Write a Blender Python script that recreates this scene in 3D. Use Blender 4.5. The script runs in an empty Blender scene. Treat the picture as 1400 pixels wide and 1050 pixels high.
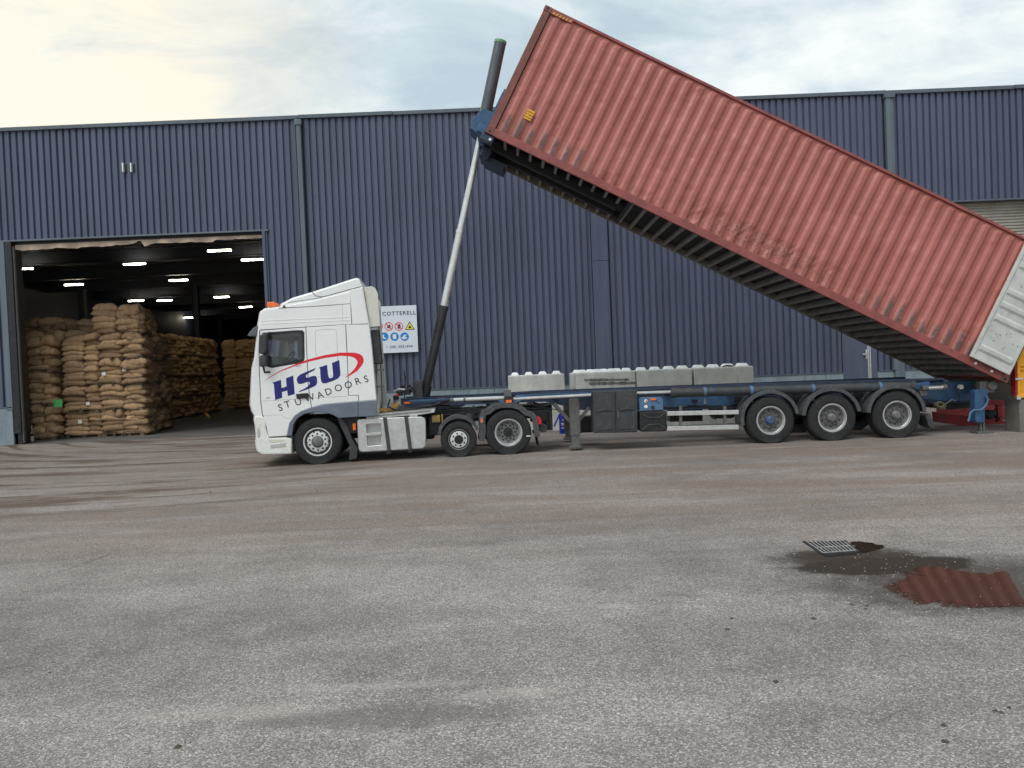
import bpy, bmesh, math, random
from mathutils import Vector, Matrix, Euler, noise
R = math.radians
PI = math.pi
random.seed(7)
sc = bpy.context.scene
COL = sc.collection

# ------------------------------------------------------------------ camera
CAM_H, PITCH, ROLL, F = 1.82, R(1.2), R(2.4), 1050.0
cd = bpy.data.cameras.new('camera')
cam = bpy.data.objects.new('camera', cd)
COL.objects.link(cam)
cd.sensor_width = 36.0
cd.lens = 36.0 * F / 1400.0
cd.clip_end = 2000
CROT = Matrix.Rotation(PI/2 - PITCH, 3, 'X') @ Matrix.Rotation(-ROLL, 3, 'Z')
cam.location = (0, 0, CAM_H)
cam.rotation_euler = CROT.to_euler()
sc.camera = cam

# ------------------------------------------------------------------ world
world = bpy.data.worlds.new('World')
sc.world = world
world.use_nodes = True
wn, wl = world.node_tree.nodes, world.node_tree.links
wn.clear()
def WN(t, **k):
    n = wn.new(t)
    for a, b in k.items(): setattr(n, a, b)
    return n
w_out = WN('ShaderNodeOutputWorld')
w_bg = WN('ShaderNodeBackground')
w_sky = WN('ShaderNodeTexSky', sky_type='NISHITA', sun_disc=False)
w_sky.sun_elevation = R(56); w_sky.sun_rotation = R(214)
SUN_AZ, SUN_EL = R(214), R(56)
w_sky.air_density = 1.2; w_sky.dust_density = 2.0
tc = WN('ShaderNodeTexCoord')
sep = WN('ShaderNodeSeparateXYZ'); wl.new(tc.outputs['Generated'], sep.inputs[0])
def WM(op, a, b=None, c=None, clamp=False):
    n = WN('ShaderNodeMath', operation=op, use_clamp=clamp)
    for i, v in enumerate((a, b, c)):
        if v is None: continue
        if isinstance(v, (int, float)): n.inputs[i].default_value = v
        else: wl.new(v, n.inputs[i])
    return n.outputs[0]
zz = WM('ADD', WM('MAXIMUM', sep.outputs[2], 0.0), 0.22)
cx = WM('DIVIDE', sep.outputs[0], zz); cy = WM('DIVIDE', sep.outputs[1], zz)
cmb = WN('ShaderNodeCombineXYZ'); wl.new(cx, cmb.inputs[0]); wl.new(cy, cmb.inputs[1])
def WNoise(scale, det, rough, dist=0.0, off=(0, 0, 0), sc3=(1, 1, 1), rot=0):
    mp = WN('ShaderNodeMapping'); wl.new(cmb.outputs[0], mp.inputs[0])
    mp.inputs['Location'].default_value = off; mp.inputs['Scale'].default_value = sc3
    mp.inputs['Rotation'].default_value = (0, 0, rot)
    n = WN('ShaderNodeTexNoise'); wl.new(mp.outputs[0], n.inputs['Vector'])
    n.inputs['Scale'].default_value = scale; n.inputs['Detail'].default_value = det
    n.inputs['Roughness'].default_value = rough; n.inputs['Distortion'].default_value = dist
    return n.outputs['Fac']
def WRamp(f, stops):
    r = WN('ShaderNodeValToRGB'); wl.new(f, r.inputs[0])
    e = r.color_ramp.elements
    while len(e) < len(stops): e.new(0.5)
    for i, (p, c) in enumerate(stops):
        e[i].position = p; e[i].color = (*c, 1)
    return r.outputs[0]
def WMix(f, a, b):
    n = WN('ShaderNodeMix', data_type='RGBA')
    if isinstance(f, (int, float)): n.inputs[0].default_value = f
    else: wl.new(f, n.inputs[0])
    for i, v in ((6, a), (7, b)):
        if isinstance(v, tuple): n.inputs[i].default_value = (*v, 1)
        else: wl.new(v, n.inputs[i])
    return n.outputs[2]
n_big = WNoise(0.75, 7, 0.58, 0.35, (3.1, 1.7, 0))
n_fine = WNoise(2.6, 9, 0.62, 0.5, (0.3, 7.7, 0), (1, 1.5, 1), 0.5)
nf = WM('ADD', WM('MULTIPLY', n_big, 0.6), WM('MULTIPLY', n_fine, 0.4))
cloud = WRamp(nf, [(0.42, (0.42, 0.51, 0.565)), (0.485, (0.51, 0.595, 0.635)), (0.53, (0.62, 0.685, 0.70)), (0.59, (0.77, 0.795, 0.785))])
# soft glow of the hidden sun, low on the left behind the store
gd = Vector((-0.66, 0.80, 0.16)).normalized()
dotn = WN('ShaderNodeVectorMath', operation='DOT_PRODUCT')
wl.new(tc.outputs['Generated'], dotn.inputs[0]); dotn.inputs[1].default_value = gd
glow0 = WN('ShaderNodeMapRange', interpolation_type='SMOOTHSTEP'); wl.new(dotn.outputs['Value'], glow0.inputs[0])
glow0.inputs[1].default_value = 0.83; glow0.inputs[2].default_value = 1.0
gl = WM('MULTIPLY', glow0.outputs[0], WM('MULTIPLY_ADD', n_fine, 4.0, -0.55), clamp=True)
cream = WMix(WM('MULTIPLY', n_big, 1.0), (0.88, 0.76, 0.55), (0.78, 0.80, 0.75))
cloud2 = WMix(WM('MULTIPLY', gl, 0.95), cloud, cream)
# towards the horizon the layer whitens
hz = WN('ShaderNodeMapRange', interpolation_type='SMOOTHSTEP'); wl.new(sep.outputs[2], hz.inputs[0])
hz.inputs[1].default_value = 0.34; hz.inputs[2].default_value = 0.02
cloud3 = WMix(WM('MULTIPLY', hz.outputs[0], 0.55), cloud2, (0.70, 0.745, 0.735))
skys = WN('ShaderNodeVectorMath', operation='SCALE'); wl.new(w_sky.outputs[0], skys.inputs[0]); skys.inputs['Scale'].default_value = 0.10
skyc = WMix(0.90, skys.outputs[0], cloud3)
wl.new(skyc, w_bg.inputs[0]); w_bg.inputs[1].default_value = 1.0
wl.new(w_bg.outputs[0], w_out.inputs[0])

sd = bpy.data.lights.new('sun', 'SUN'); sd.energy = 1.5; sd.angle = R(38); sd.color = (1.0, 0.975, 0.94)
sun = bpy.data.objects.new('sun', sd); COL.objects.link(sun)
sdir = Vector((math.sin(SUN_AZ)*math.cos(SUN_EL), math.cos(SUN_AZ)*math.cos(SUN_EL), math.sin(SUN_EL)))
sun.rotation_euler = sdir.to_track_quat('Z', 'Y').to_euler()
vs = sc.view_settings
vs.view_transform = 'Standard'; vs.look = 'None'; vs.gamma = 1.0; vs.use_curve_mapping = False
vs.exposure = 0.42

# ------------------------------------------------------------------ helpers
def ray(px, py):
    return CROT @ Vector(((px-700)/F, -(py-525)/F, -1))
def at(px, py, Y):
    d = ray(px, py); t = Y/d.y
    return Vector((d.x*t, Y, CAM_H + d.z*t))
def atz(px, py, z):
    d = ray(px, py); t = (z-CAM_H)/d.z
    return Vector((d.x*t, d.y*t, z))
ORG = {}
def tag(o, label=None, cat=None, group=None, kind=None):
    if label: o['label'] = label
    if cat: o['category'] = cat
    if group: o['group'] = group
    if kind: o['kind'] = kind
    return o
def thing(name, label, cat, loc, group=None, rot=(0, 0, 0)):
    o = bpy.data.objects.new(name, None); COL.objects.link(o)
    o.location = loc; o.rotation_euler = rot
    o.empty_display_size = 0.3
    ORG[o.name] = Vector(loc)
    return tag(o, label, cat, group)
class MB:
    def __init__(s): s.v = []; s.f = []; s.m = []; s.mi = 0
    def add(s, vs_, fs_):
        b = len(s.v); s.v += [tuple(v) for v in vs_]
        for f in fs_: s.f.append([b+i for i in f]); s.m.append(s.mi)
        return s
    def box(s, x0, x1, y0, y1, z0, z1):
        if x0 > x1: x0, x1 = x1, x0
        if y0 > y1: y0, y1 = y1, y0
        if z0 > z1: z0, z1 = z1, z0
        return s.add([(x0,y0,z0),(x1,y0,z0),(x1,y1,z0),(x0,y1,z0),(x0,y0,z1),(x1,y0,z1),(x1,y1,z1),(x0,y1,z1)],
              [(3,2,1,0),(4,5,6,7),(0,1,5,4),(1,2,6,5),(2,3,7,6),(3,0,4,7)])
    def prism(s, pts, y0, y1):          # pts: list of (X,Z)
        n = len(pts)
        a = sum(pts[i][0]*pts[(i+1)%n][1]-pts[(i+1)%n][0]*pts[i][1] for i in range(n))
        if a < 0: pts = pts[::-1]
        v = [(p[0], y0, p[1]) for p in pts] + [(p[0], y1, p[1]) for p in pts]
        f = [list(range(n)), list(range(2*n-1, n-1, -1))]
        for i in range(n):
            j = (i+1) % n; f.append((i, n+i, n+j, j))
        return s.add(v, f)
    def bar(s, a, b, w, h=None, up=(0, 0, 1)):
        h = h or w; a = Vector(a); b = Vector(b); d = (b-a).normalized(); u = Vector(up)
        if abs(d.dot(u)) > 0.98: u = Vector((0, 1, 0))
        r = d.cross(u).normalized(); u = r.cross(d).normalized()
        v = []
        for p in (a, b):
            for i, j in ((-1,-1),(1,-1),(1,1),(-1,1)): v.append(p + r*i*w/2 + u*j*h/2)
        return s.add(v, [(0,1,2,3),(7,6,5,4),(0,4,5,1),(1,5,6,2),(2,6,7,3),(3,7,4,0)])
    def tube(s, pts, r, n=10, cap=True):
        pts = [Vector(p) for p in pts]; rings = []; prev = None
        rr = r if isinstance(r, (list, tuple)) else [r]*len(pts)
        for k, p in enumerate(pts):
            if k == 0: d = pts[1]-p
            elif k == len(pts)-1: d = p-pts[k-1]
            else: d = pts[k+1]-pts[k-1]
            d.normalize()
            if prev is None:
                u = Vector((0,0,1)) if abs(d.z) < .9 else Vector((0,1,0))
            else: u = prev
            a = d.cross(u).normalized(); u = a.cross(d).normalized(); prev = u
            rings.append([p + (a*math.cos(2*PI*i/n) + u*math.sin(2*PI*i/n))*rr[k] for i in range(n)])
        v = [q for g in rings for q in g]; f = []
        for k in range(len(pts)-1):
            for i in range(n):
                j = (i+1) % n; f.append((k*n+i, k*n+j, (k+1)*n+j, (k+1)*n+i))
        if cap: f.append(list(range(n-1, -1, -1))); f.append([(len(pts)-1)*n+i for i in range(n)])
        return s.add(v, f)
    def lathe(s, prof, n=40, c=(0, 0, 0), close=True):   # prof: (r, y) about the Y axis
        v = []; f = []; m = len(prof)
        for i in range(n):
            a = 2*PI*i/n
            for r, y in prof: v.append((c[0]+r*math.cos(a), c[1]+y, c[2]+r*math.sin(a)))
        for i in range(n):
            j = (i+1) % n
            for k in range(m-1): f.append((i*m+k, i*m+k+1, j*m+k+1, j*m+k))
        return s.add(v, f)
    def build(s, name, mats, parent=None, smooth=None, bevel=0, label=None, local=False, weld=False, seg=2):
        me = bpy.data.meshes.new(name)
        o0 = ORG.get(parent.name, Vector()) if (parent and not local) else Vector()
        me.from_pydata([(v[0]-o0.x, v[1]-o0.y, v[2]-o0.z) for v in s.v], [], s.f)
        if not isinstance(mats, (list, tuple)): mats = [mats]
        for m in mats: me.materials.append(m)
        if len(mats) > 1: me.polygons.foreach_set('material_index', s.m)
        bm = bmesh.new(); bm.from_mesh(me)
        if weld: bmesh.ops.remove_doubles(bm, verts=bm.verts, dist=0.0005)
        bmesh.ops.recalc_face_normals(bm, faces=bm.faces)
        bm.to_mesh(me); bm.free()
        o = bpy.data.objects.new(name, me); COL.objects.link(o)
        if smooth:
            for p in me.polygons: p.use_smooth = True
            try: me.set_sharp_from_angle(angle=R(smooth if smooth is not True else 40))
            except Exception: pass
        if bevel:
            b = o.modifiers.new('bevel', 'BEVEL'); b.width = bevel; b.segments = seg
            b.limit_method = 'ANGLE'; b.angle_limit = R(35); b.harden_normals = False
        if parent: o.parent = parent; ORG[o.name] = o0
        else: ORG[o.name] = Vector()
        if label: o['label'] = label
        return o
def grid_fill(outer, holes, y, flip=False):
    """planar face with holes on plane y, returned as verts and tris"""
    bm = bmesh.new(); edges = []
    for loop in [outer]+holes:
        vsx = [bm.verts.new((p[0], y, p[1])) for p in loop]
        for i in range(len(vsx)): edges.append(bm.edges.new((vsx[i], vsx[(i+1) % len(vsx)])))
    bmesh.ops.triangle_fill(bm, use_beauty=True, use_dissolve=False, edges=edges)
    bm.verts.index_update()
    v = [tuple(q.co) for q in bm.verts]; f = [[q.index for q in fc.verts] for fc in bm.faces]
    bm.free(); return v, f
def text_mesh(txt, size, name, mat, parent, loc, ang=0.0, shear=0.0, spacing=1.0, align='CENTER', ext=0.001, bold=0.0, local=False):
    cu = bpy.data.curves.new(name, 'FONT'); cu.body = txt; cu.size = size; cu.extrude = ext
    cu.align_x = align; cu.align_y = 'CENTER'; cu.shear = shear; cu.space_character = spacing; cu.offset = bold
    cu.resolution_u = 3
    t = bpy.data.objects.new('tmp_text', cu); COL.objects.link(t)
    bpy.context.view_layer.update()
    me = bpy.data.meshes.new_from_object(t.evaluated_get(bpy.context.evaluated_depsgraph_get()))
    bpy.data.objects.remove(t)
    me.name = name; me.materials.clear(); me.materials.append(mat)
    o = bpy.data.objects.new(name, me); COL.objects.link(o)
    o0 = ORG.get(parent.name, Vector()) if (parent and not local) else Vector()
    o.location = Vector(loc)-o0
    o.rotation_euler = (Matrix.Rotation(-ang, 3, 'Y') @ Matrix.Rotation(PI/2, 3, 'X')).to_euler()
    if parent: o.parent = parent
    return o
def dup(o, loc=None, rot=None, parent=None, label=None, group=None, scale=None):
    c = o.copy(); COL.objects.link(c)
    if loc is not None: c.location = loc
    if rot is not None: c.rotation_euler = rot
    if scale is not None: c.scale = scale
    c.parent = parent
    for ch in list(o.children): dup(ch, parent=c)
    if label: c['label'] = label
    if group: c['group'] = group
    return c

# ------------------------------------------------------------------ materials
class NT:
    def __init__(s, name):
        s.mat = bpy.data.materials.new(name); s.mat.use_nodes = True
        s.n = s.mat.node_tree.nodes; s.l = s.mat.node_tree.links
        s.b = s.n['Principled BSDF']
    def set(s, k, v):
        i = s.b.inputs[k]
        if isinstance(v, tuple): i.default_value = (*v, 1) if len(v) == 3 else v
        elif isinstance(v, (int, float)): i.default_value = v
        else: s.l.new(v, i)
    def coord(s, kind='Object', scale=(1, 1, 1), rot=(0, 0, 0), loc=(0, 0, 0)):
        if kind == 'World':
            g = s.n.new('ShaderNodeNewGeometry').outputs['Position']
        else: g = s.n.new('ShaderNodeTexCoord').outputs[kind]
        m = s.n.new('ShaderNodeMapping'); s.l.new(g, m.inputs[0])
        m.inputs['Scale'].default_value = scale; m.inputs['Rotation'].default_value = rot; m.inputs['Location'].default_value = loc
        return m.outputs[0]
    def noise(s, co, scale, det=4, rough=0.55, dist=0):
        n = s.n.new('ShaderNodeTexNoise'); s.l.new(co, n.inputs['Vector'])
        n.inputs['Scale'].default_value = scale; n.inputs['Detail'].default_value = det
        n.inputs['Roughness'].default_value = rough; n.inputs['Distortion'].default_value = dist
        return n.outputs['Fac']
    def voro(s, co, scale, out='Distance', feat='F1'):
        n = s.n.new('ShaderNodeTexVoronoi'); n.feature = feat; s.l.new(co, n.inputs['Vector'])
        n.inputs['Scale'].default_value = scale
        return n.outputs[out]
    def math(s, op, a, b=None, c=None, clamp=False):
        n = s.n.new('ShaderNodeMath'); n.operation = op; n.use_clamp = clamp
        for i, v in enumerate((a, b, c)):
            if v is None: continue
            if isinstance(v, (int, float)): n.inputs[i].default_value = v
            else: s.l.new(v, n.inputs[i])
        return n.outputs[0]
    def rng(s, v, a, b, c=0.0, d=1.0, smooth=True):
        n = s.n.new('ShaderNodeMapRange'); n.interpolation_type = 'SMOOTHSTEP' if smooth else 'LINEAR'
        s.l.new(v, n.inputs[0])
        for i, q in enumerate((a, b, c, d)): n.inputs[i+1].default_value = q
        return n.outputs[0]
    def ramp(s, f, stops):
        r = s.n.new('ShaderNodeValToRGB'); s.l.new(f, r.inputs[0]); e = r.color_ramp.elements
        while len(e) < len(stops): e.new(0.5)
        for i, (p, c) in enumerate(stops): e[i].position = p; e[i].color = (*c, 1)
        return r.outputs[0]
    def mix(s, f, a, b, mode='MIX'):
        n = s.n.new('ShaderNodeMix'); n.data_type = 'RGBA'; n.blend_type = mode
        for i, v in ((0, f), (6, a), (7, b)):
            if isinstance(v, (int, float)): n.inputs[i].default_value = v
            elif isinstance(v, tuple): n.inputs[i].default_value = (*v, 1)
            else: s.l.new(v, n.inputs[i])
        return n.outputs[2]
    def bump(s, h, st=0.3, dist=0.01):
        n = s.n.new('ShaderNodeBump'); n.inputs['Strength'].default_value = st; n.inputs['Distance'].default_value = dist
        s.l.new(h, n.inputs['Height']); s.l.new(n.outputs[0], s.b.inputs['Normal'])
    def sep(s, co):
        n = s.n.new('ShaderNodeSeparateXYZ'); s.l.new(co, n.inputs[0]); return n.outputs
    def hue(s, col, v):
        n = s.n.new('ShaderNodeHueSaturation'); s.l.new(v, n.inputs['Value'])
        if isinstance(col, tuple): n.inputs['Color'].default_value = (*col, 1)
        else: s.l.new(col, n.inputs['Color'])
        return n.outputs[0]
MATS = {}
def simple(name, col, rough=0.5, metal=0.0, var=0.18, scale=3.0, dirt=None, dirt_amt=0.35, bump=0.0, bscale=60, kind='World', coat=0.0):
    t = NT(name); co = t.coord(kind)
    n1 = t.noise(co, scale, 6, 0.6)
    c2 = tuple(max(0, c*(1-var)) for c in col); c3 = tuple(min(1, c*(1+var)) for c in col)
    c = t.mix(t.rng(n1, 0.3, 0.7), c2, c3)
    if dirt:
        n2 = t.noise(co, scale*2.7, 8, 0.7, 0.6)
        c = t.mix(t.math('MULTIPLY', t.rng(n2, 0.48, 0.72), dirt_amt), c, dirt)
    t.set('Base Color', c); t.set('Metallic', metal)
    t.set('Roughness', t.rng(n1, 0.2, 0.8, max(0.03, rough-0.1), min(1, rough+0.1)))
    if coat: t.set('Coat Weight', coat); t.set('Coat Roughness', 0.08)
    if bump: t.bump(t.noise(co, bscale, 3), bump, 0.01)
    MATS[name] = t.mat
    return t.mat

m_white = simple('white_paint', (0.80, 0.81, 0.80), 0.32, var=0.03, scale=1.5, dirt=(0.55, 0.53, 0.47), dirt_amt=0.16, coat=0.3)
m_cream = simple('cream_plastic', (0.62, 0.60, 0.53), 0.5, var=0.06, dirt=(0.3, 0.28, 0.24))
m_bump = simple('bumper_paint', (0.76, 0.77, 0.72), 0.4, var=0.05, scale=4, dirt=(0.42, 0.38, 0.28), dirt_amt=0.5)
m_greyp = simple('grey_cab_skirt', (0.13, 0.155, 0.20), 0.4, var=0.1, dirt=(0.2, 0.2, 0.19))
m_black = simple('black_plastic', (0.011, 0.0115, 0.013), 0.5, var=0.3, dirt=(0.06, 0.056, 0.05), dirt_amt=0.5)
m_dgrey = simple('dark_grey_plastic', (0.038, 0.041, 0.045), 0.6, var=0.15, dirt=(0.11, 0.10, 0.09), dirt_amt=0.5, bump=0.1)
m_fender = simple('dusty_fender', (0.058, 0.061, 0.066), 0.6, var=0.2, scale=5, dirt=(0.16, 0.145, 0.125), dirt_amt=0.6)
m_tyre = simple('tyre_rubber', (0.017, 0.017, 0.018), 0.85, var=0.25, scale=6, dirt=(0.055, 0.05, 0.046), dirt_amt=0.6, bump=0.15)
m_alu = simple('aluminium', (0.60, 0.60, 0.59), 0.38, 0.55, var=0.08, scale=8, dirt=(0.33, 0.31, 0.28), dirt_amt=0.4)
m_rim = simple('silver_rim', (0.50, 0.50, 0.50), 0.38, 0.5, var=0.12, scale=12, dirt=(0.2, 0.18, 0.16), dirt_amt=0.5)
m_rimw = simple('white_rim', (0.66, 0.67, 0.66), 0.4, 0.2, var=0.05, scale=12, dirt=(0.3, 0.28, 0.25), dirt_amt=0.4)
m_rimd = simple('dirty_rim', (0.17, 0.168, 0.165), 0.6, 0.3, var=0.2, scale=14, dirt=(0.09, 0.08, 0.07), dirt_amt=0.5)
m_rimg = simple('grey_rim', (0.30, 0.30, 0.295), 0.5, 0.35, var=0.15, scale=14, dirt=(0.12, 0.11, 0.10), dirt_amt=0.5)
m_navy = simple('navy_steel', (0.020, 0.034, 0.068), 0.45, var=0.25, scale=4, dirt=(0.07, 0.065, 0.06), dirt_amt=0.5)
m_blue = simple('blue_steel', (0.030, 0.088, 0.185), 0.45, var=0.2, scale=5, dirt=(0.06, 0.07, 0.09), dirt_amt=0.6)
m_lblue = simple('light_blue_band', (0.07, 0.15, 0.26), 0.5, var=0.15)
m_chass = simple('chassis_black', (0.010, 0.010, 0.012), 0.6, var=0.35, scale=6, dirt=(0.035, 0.03, 0.026), dirt_amt=0.7)
m_chrome = simple('ram_chrome', (0.68, 0.68, 0.66), 0.28, 0.75, var=0.05, dirt=(0.35, 0.33, 0.3), dirt_amt=0.3)
m_ramblk = simple('ram_black', (0.020, 0.021, 0.022), 0.33, var=0.2, dirt=(0.07, 0.065, 0.06), dirt_amt=0.4)
m_ramtop = simple('ram_sleeve', (0.085, 0.10, 0.11), 0.33, 0.35, var=0.15, dirt=(0.12, 0.12, 0.12), dirt_amt=0.3)
m_green = simple('green_rim', (0.12, 0.32, 0.14), 0.5)
m_orange = simple('orange_lens', (0.85, 0.16, 0.02), 0.25, var=0.1)
m_red = simple('red_lens', (0.70, 0.012, 0.03), 0.22, var=0.1)
m_ink = simple('logo_navy', (0.012, 0.014, 0.16), 0.35, var=0.05)
m_inkred = simple('logo_red', (0.75, 0.015, 0.03), 0.35, var=0.05)
m_inkblk = simple('logo_black', (0.02, 0.022, 0.03), 0.45, var=0.05)
m_steel = simple('grey_steel', (0.13, 0.127, 0.122), 0.55, 0.3, var=0.2, scale=8, dirt=(0.10, 0.08, 0.06), dirt_amt=0.6)
m_rustpost = simple('rusty_red_steel', (0.20, 0.055, 0.045), 0.6, var=0.25, scale=5, dirt=(0.06, 0.035, 0.025), dirt_amt=0.9, bump=0.2)
m_redm = simple('machine_red', (0.32, 0.022, 0.03), 0.5, var=0.2, scale=4, dirt=(0.08, 0.03, 0.025), dirt_amt=0.7)
m_yellow = simple('machine_yellow', (0.78, 0.36, 0.012), 0.45, var=0.08, scale=4, dirt=(0.4, 0.2, 0.05), dirt_amt=0.5)
m_khaki = simple('khaki_sheet', (0.10, 0.083, 0.065), 0.75, var=0.2, scale=4, dirt=(0.07, 0.055, 0.045), dirt_amt=0.8)
m_wood = simple('pallet_wood', (0.13, 0.095, 0.065), 0.8, var=0.3, scale=5, dirt=(0.1, 0.08, 0.06), dirt_amt=0.6, kind='Object')
m_int = simple('cab_interior', (0.07, 0.075, 0.08), 0.8, var=0.2)
m_paper = simple('paper_white', (0.75, 0.74, 0.70), 0.7, var=0.04)
m_gpaper = simple('paper_green', (0.09, 0.42, 0.12), 0.7, var=0.05)
m_signw = simple('sign_white', (0.70, 0.74, 0.80), 0.35, var=0.02)
m_signb = simple('sign_blue', (0.01, 0.22, 0.62), 0.4, var=0.02)
m_signy = simple('sign_yellow', (0.85, 0.72, 0.03), 0.4, var=0.02)
m_signr = simple('sign_red', (0.75, 0.05, 0.05), 0.4, var=0.02)
m_gasb = simple('gas_blue', (0.008, 0.03, 0.30), 0.35, var=0.15, dirt=(0.05, 0.05, 0.08))
m_rope = simple('orange_rope', (0.50, 0.20, 0.10), 0.8, var=0.1)
m_coil = simple('yellow_coil', (0.72, 0.42, 0.10), 0.45, var=0.15)
m_dust = simple('torn_strip', (0.50, 0.38, 0.29), 0.8, var=0.15, scale=2, dirt=(0.25, 0.22, 0.2), dirt_amt=0.8)

def glass_mat():
    t = NT('tinted_glass'); t.set('Base Color', (0.80, 0.85, 0.87)); t.set('Roughness', 0.02)
    t.set('Transmission Weight', 1.0); t.set('IOR', 1.05)
    t.b.inputs['Specular IOR Level'].default_value = 0.5
    t.b.inputs['Coat Weight'].default_value = 0.8; t.b.inputs['Coat Roughness'].default_value = 0.01
    return t.mat
m_glass = glass_mat()
def dark_glass():
    t = NT('dark_glass'); t.set('Base Color', (0.02, 0.025, 0.03)); t.set('Roughness', 0.04); return t.mat
m_dglass = dark_glass()

def cladding_mat(name, base, streak=0.5):
    t = NT(name); co = t.coord('World')
    st = t.noise(t.coord('World', (2.5, 1, 0.06)), 3.2, 5, 0.65)
    pn = t.noise(t.coord('World', (0.9, 1, 0.02)), 1.0, 2, 0.5)
    big = t.noise(co, 0.35, 4, 0.5)
    v = t.math('ADD', t.math('MULTIPLY', t.rng(st, 0.3, 0.7), streak*0.5), t.math('MULTIPLY', t.rng(big, 0.3, 0.7), 0.16))
    v = t.math('ADD', v, t.math('MULTIPLY', t.rng(pn, 0.35, 0.65), 0.12))
    col = t.hue(base, t.math('ADD', v, 0.78))
    dust = t.rng(t.sep(co)[2], 4.5, 1.1)
    dn = t.noise(t.coord('World', (1.5, 1, 0.35)), 2.5, 7, 0.7)
    col = t.mix(t.math('MULTIPLY', t.math('MULTIPLY', dust, t.rng(dn, 0.45, 0.75)), 0.22), col, (0.20, 0.19, 0.19))
    t.set('Base Color', col); t.set('Roughness', t.rng(st, 0.3, 0.7, 0.42, 0.6)); t.bump(t.noise(co, 1.2, 2), 0.05, 0.03)
    return t.mat
m_clad = cladding_mat('navy_cladding', (0.073, 0.085, 0.136))
m_trim = cladding_mat('grey_trim', (0.09, 0.11, 0.135))
m_pipe = cladding_mat('downpipe_paint', (0.11, 0.135, 0.165))

def concrete_mat(name, a, b, streak=True, sc_=1.0):
    t = NT(name); co = t.coord('World')
    n1 = t.noise(co, 2.0*sc_, 8, 0.65, 0.3); n2 = t.noise(co, 30*sc_, 4, 0.7); st = t.noise(t.coord('World', (6, 6, 0.7)), 1.6, 5, 0.6)
    c = t.mix(t.rng(n1, 0.3, 0.7), a, b)
    c = t.mix(t.math('MULTIPLY', t.rng(n2, 0.5, 0.75), 0.35), c, tuple(q*0.5 for q in a))
    if streak: c = t.mix(t.math('MULTIPLY', t.rng(st, 0.5, 0.75), 0.4), c, tuple(q*0.55 for q in a))
    t.set('Base Color', c); t.set('Roughness', 0.85); t.bump(n2, 0.35, 0.006)
    return t.mat
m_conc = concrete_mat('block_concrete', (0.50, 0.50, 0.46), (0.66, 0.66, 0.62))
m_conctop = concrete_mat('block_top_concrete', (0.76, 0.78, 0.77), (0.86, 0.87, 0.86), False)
m_plinth = concrete_mat('plinth_concrete', (0.17, 0.22, 0.25), (0.25, 0.31, 0.34))
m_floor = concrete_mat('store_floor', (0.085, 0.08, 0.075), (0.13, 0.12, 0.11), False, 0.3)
m_dark = simple('store_dark_paint', (0.022, 0.027, 0.042), 0.7, var=0.3, scale=0.6)
m_deck = simple('roof_deck', (0.055, 0.056, 0.062), 0.6, var=0.2, scale=0.6)
m_backw = simple('store_back_wall', (0.12, 0.09, 0.07), 0.8, var=0.3, scale=0.4)

def container_mat():
    t = NT('container_red'); co = t.coord('Object')
    x, y, z = t.sep(co)
    n1 = t.noise(co, 0.9, 6, 0.55); n2 = t.noise(co, 7, 9, 0.7, 0.6); n3 = t.noise(co, 28, 6, 0.7, 0.4)
    st = t.noise(t.coord('Object', (7, 1, 0.5)), 1.6, 6, 0.6)
    c = t.mix(t.rng(n1, 0.3, 0.7), (0.33, 0.090, 0.072), (0.42, 0.128, 0.104))
    c = t.mix(t.math('MULTIPLY', t.rng(st, 0.45, 0.7), 0.2), c, (0.44, 0.165, 0.145))
    # scuffs low down
    low = t.rng(z, 1.0, 0.15)
    c = t.mix(t.math('MULTIPLY', t.math('MULTIPLY', low, t.rng(n2, 0.46, 0.66)), 0.65), c, (0.20, 0.085, 0.06))
    # rust along a dented zone
    dz = t.math('MULTIPLY', t.rng(t.math('ABSOLUTE', t.math('SUBTRACT', z, 0.42)), 0.38, 0.02), t.rng(t.math('ABSOLUTE', t.math('SUBTRACT', x, 6.2)), 1.9, 0.6))
    c = t.mix(t.math('MULTIPLY', dz, t.rng(n3, 0.5, 0.62)), c, (0.085, 0.045, 0.025))
    # bare chipped spots anywhere
    c = t.mix(t.math('MULTIPLY', t.rng(t.noise(co, 3.1, 12, 0.8, 0.8), 0.63, 0.68), 0.8), c, (0.17, 0.05, 0.04))
    # dark grey worn patches near the feet of the ribs
    ends = t.math('MAXIMUM', t.rng(x, 2.9, 1.6), t.rng(x, 8.2, 9.4))
    fr = t.math('ABSOLUTE', t.math('SUBTRACT', t.math('FRACT', t.math('DIVIDE', t.math('SUBTRACT', x, 0.16), 0.2785)), 0.62))
    rn = t.noise(t.coord('Object', (1, 1, 0)), 2.9, 1, 0.5)
    pt = t.math('MULTIPLY', t.rng(t.math('SUBTRACT', t.math('ADD', z, t.math('MULTIPLY', n2, 0.7)), t.math('MULTIPLY', rn, 0.9)), 0.52, 0.30), t.rng(t.math('ADD', fr, t.math('MULTIPLY', n2, 0.1)), 0.30, 0.18))
    pt = t.math('MULTIPLY', pt, ends)
    c = t.mix(t.math('MULTIPLY', t.math('MULTIPLY', pt, t.rng(n2, 0.34, 0.46)), 0.85), c, (0.085, 0.062, 0.060))
    t.set('Base Color', c); t.set('Roughness', t.rng(n2, 0.3, 0.7, 0.40, 0.62))
    t.bump(t.math('ADD', t.math('MULTIPLY', t.noise(co, 2.3, 4), 1.0), t.math('MULTIPLY', n3, 0.12)), 0.22, 0.03)
    return t.mat
m_cont = container_mat()
m_crail = simple('container_rail', (0.27, 0.070, 0.064), 0.5, var=0.18, scale=3, dirt=(0.13, 0.05, 0.04), dirt_amt=0.6, kind='Object')
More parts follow.
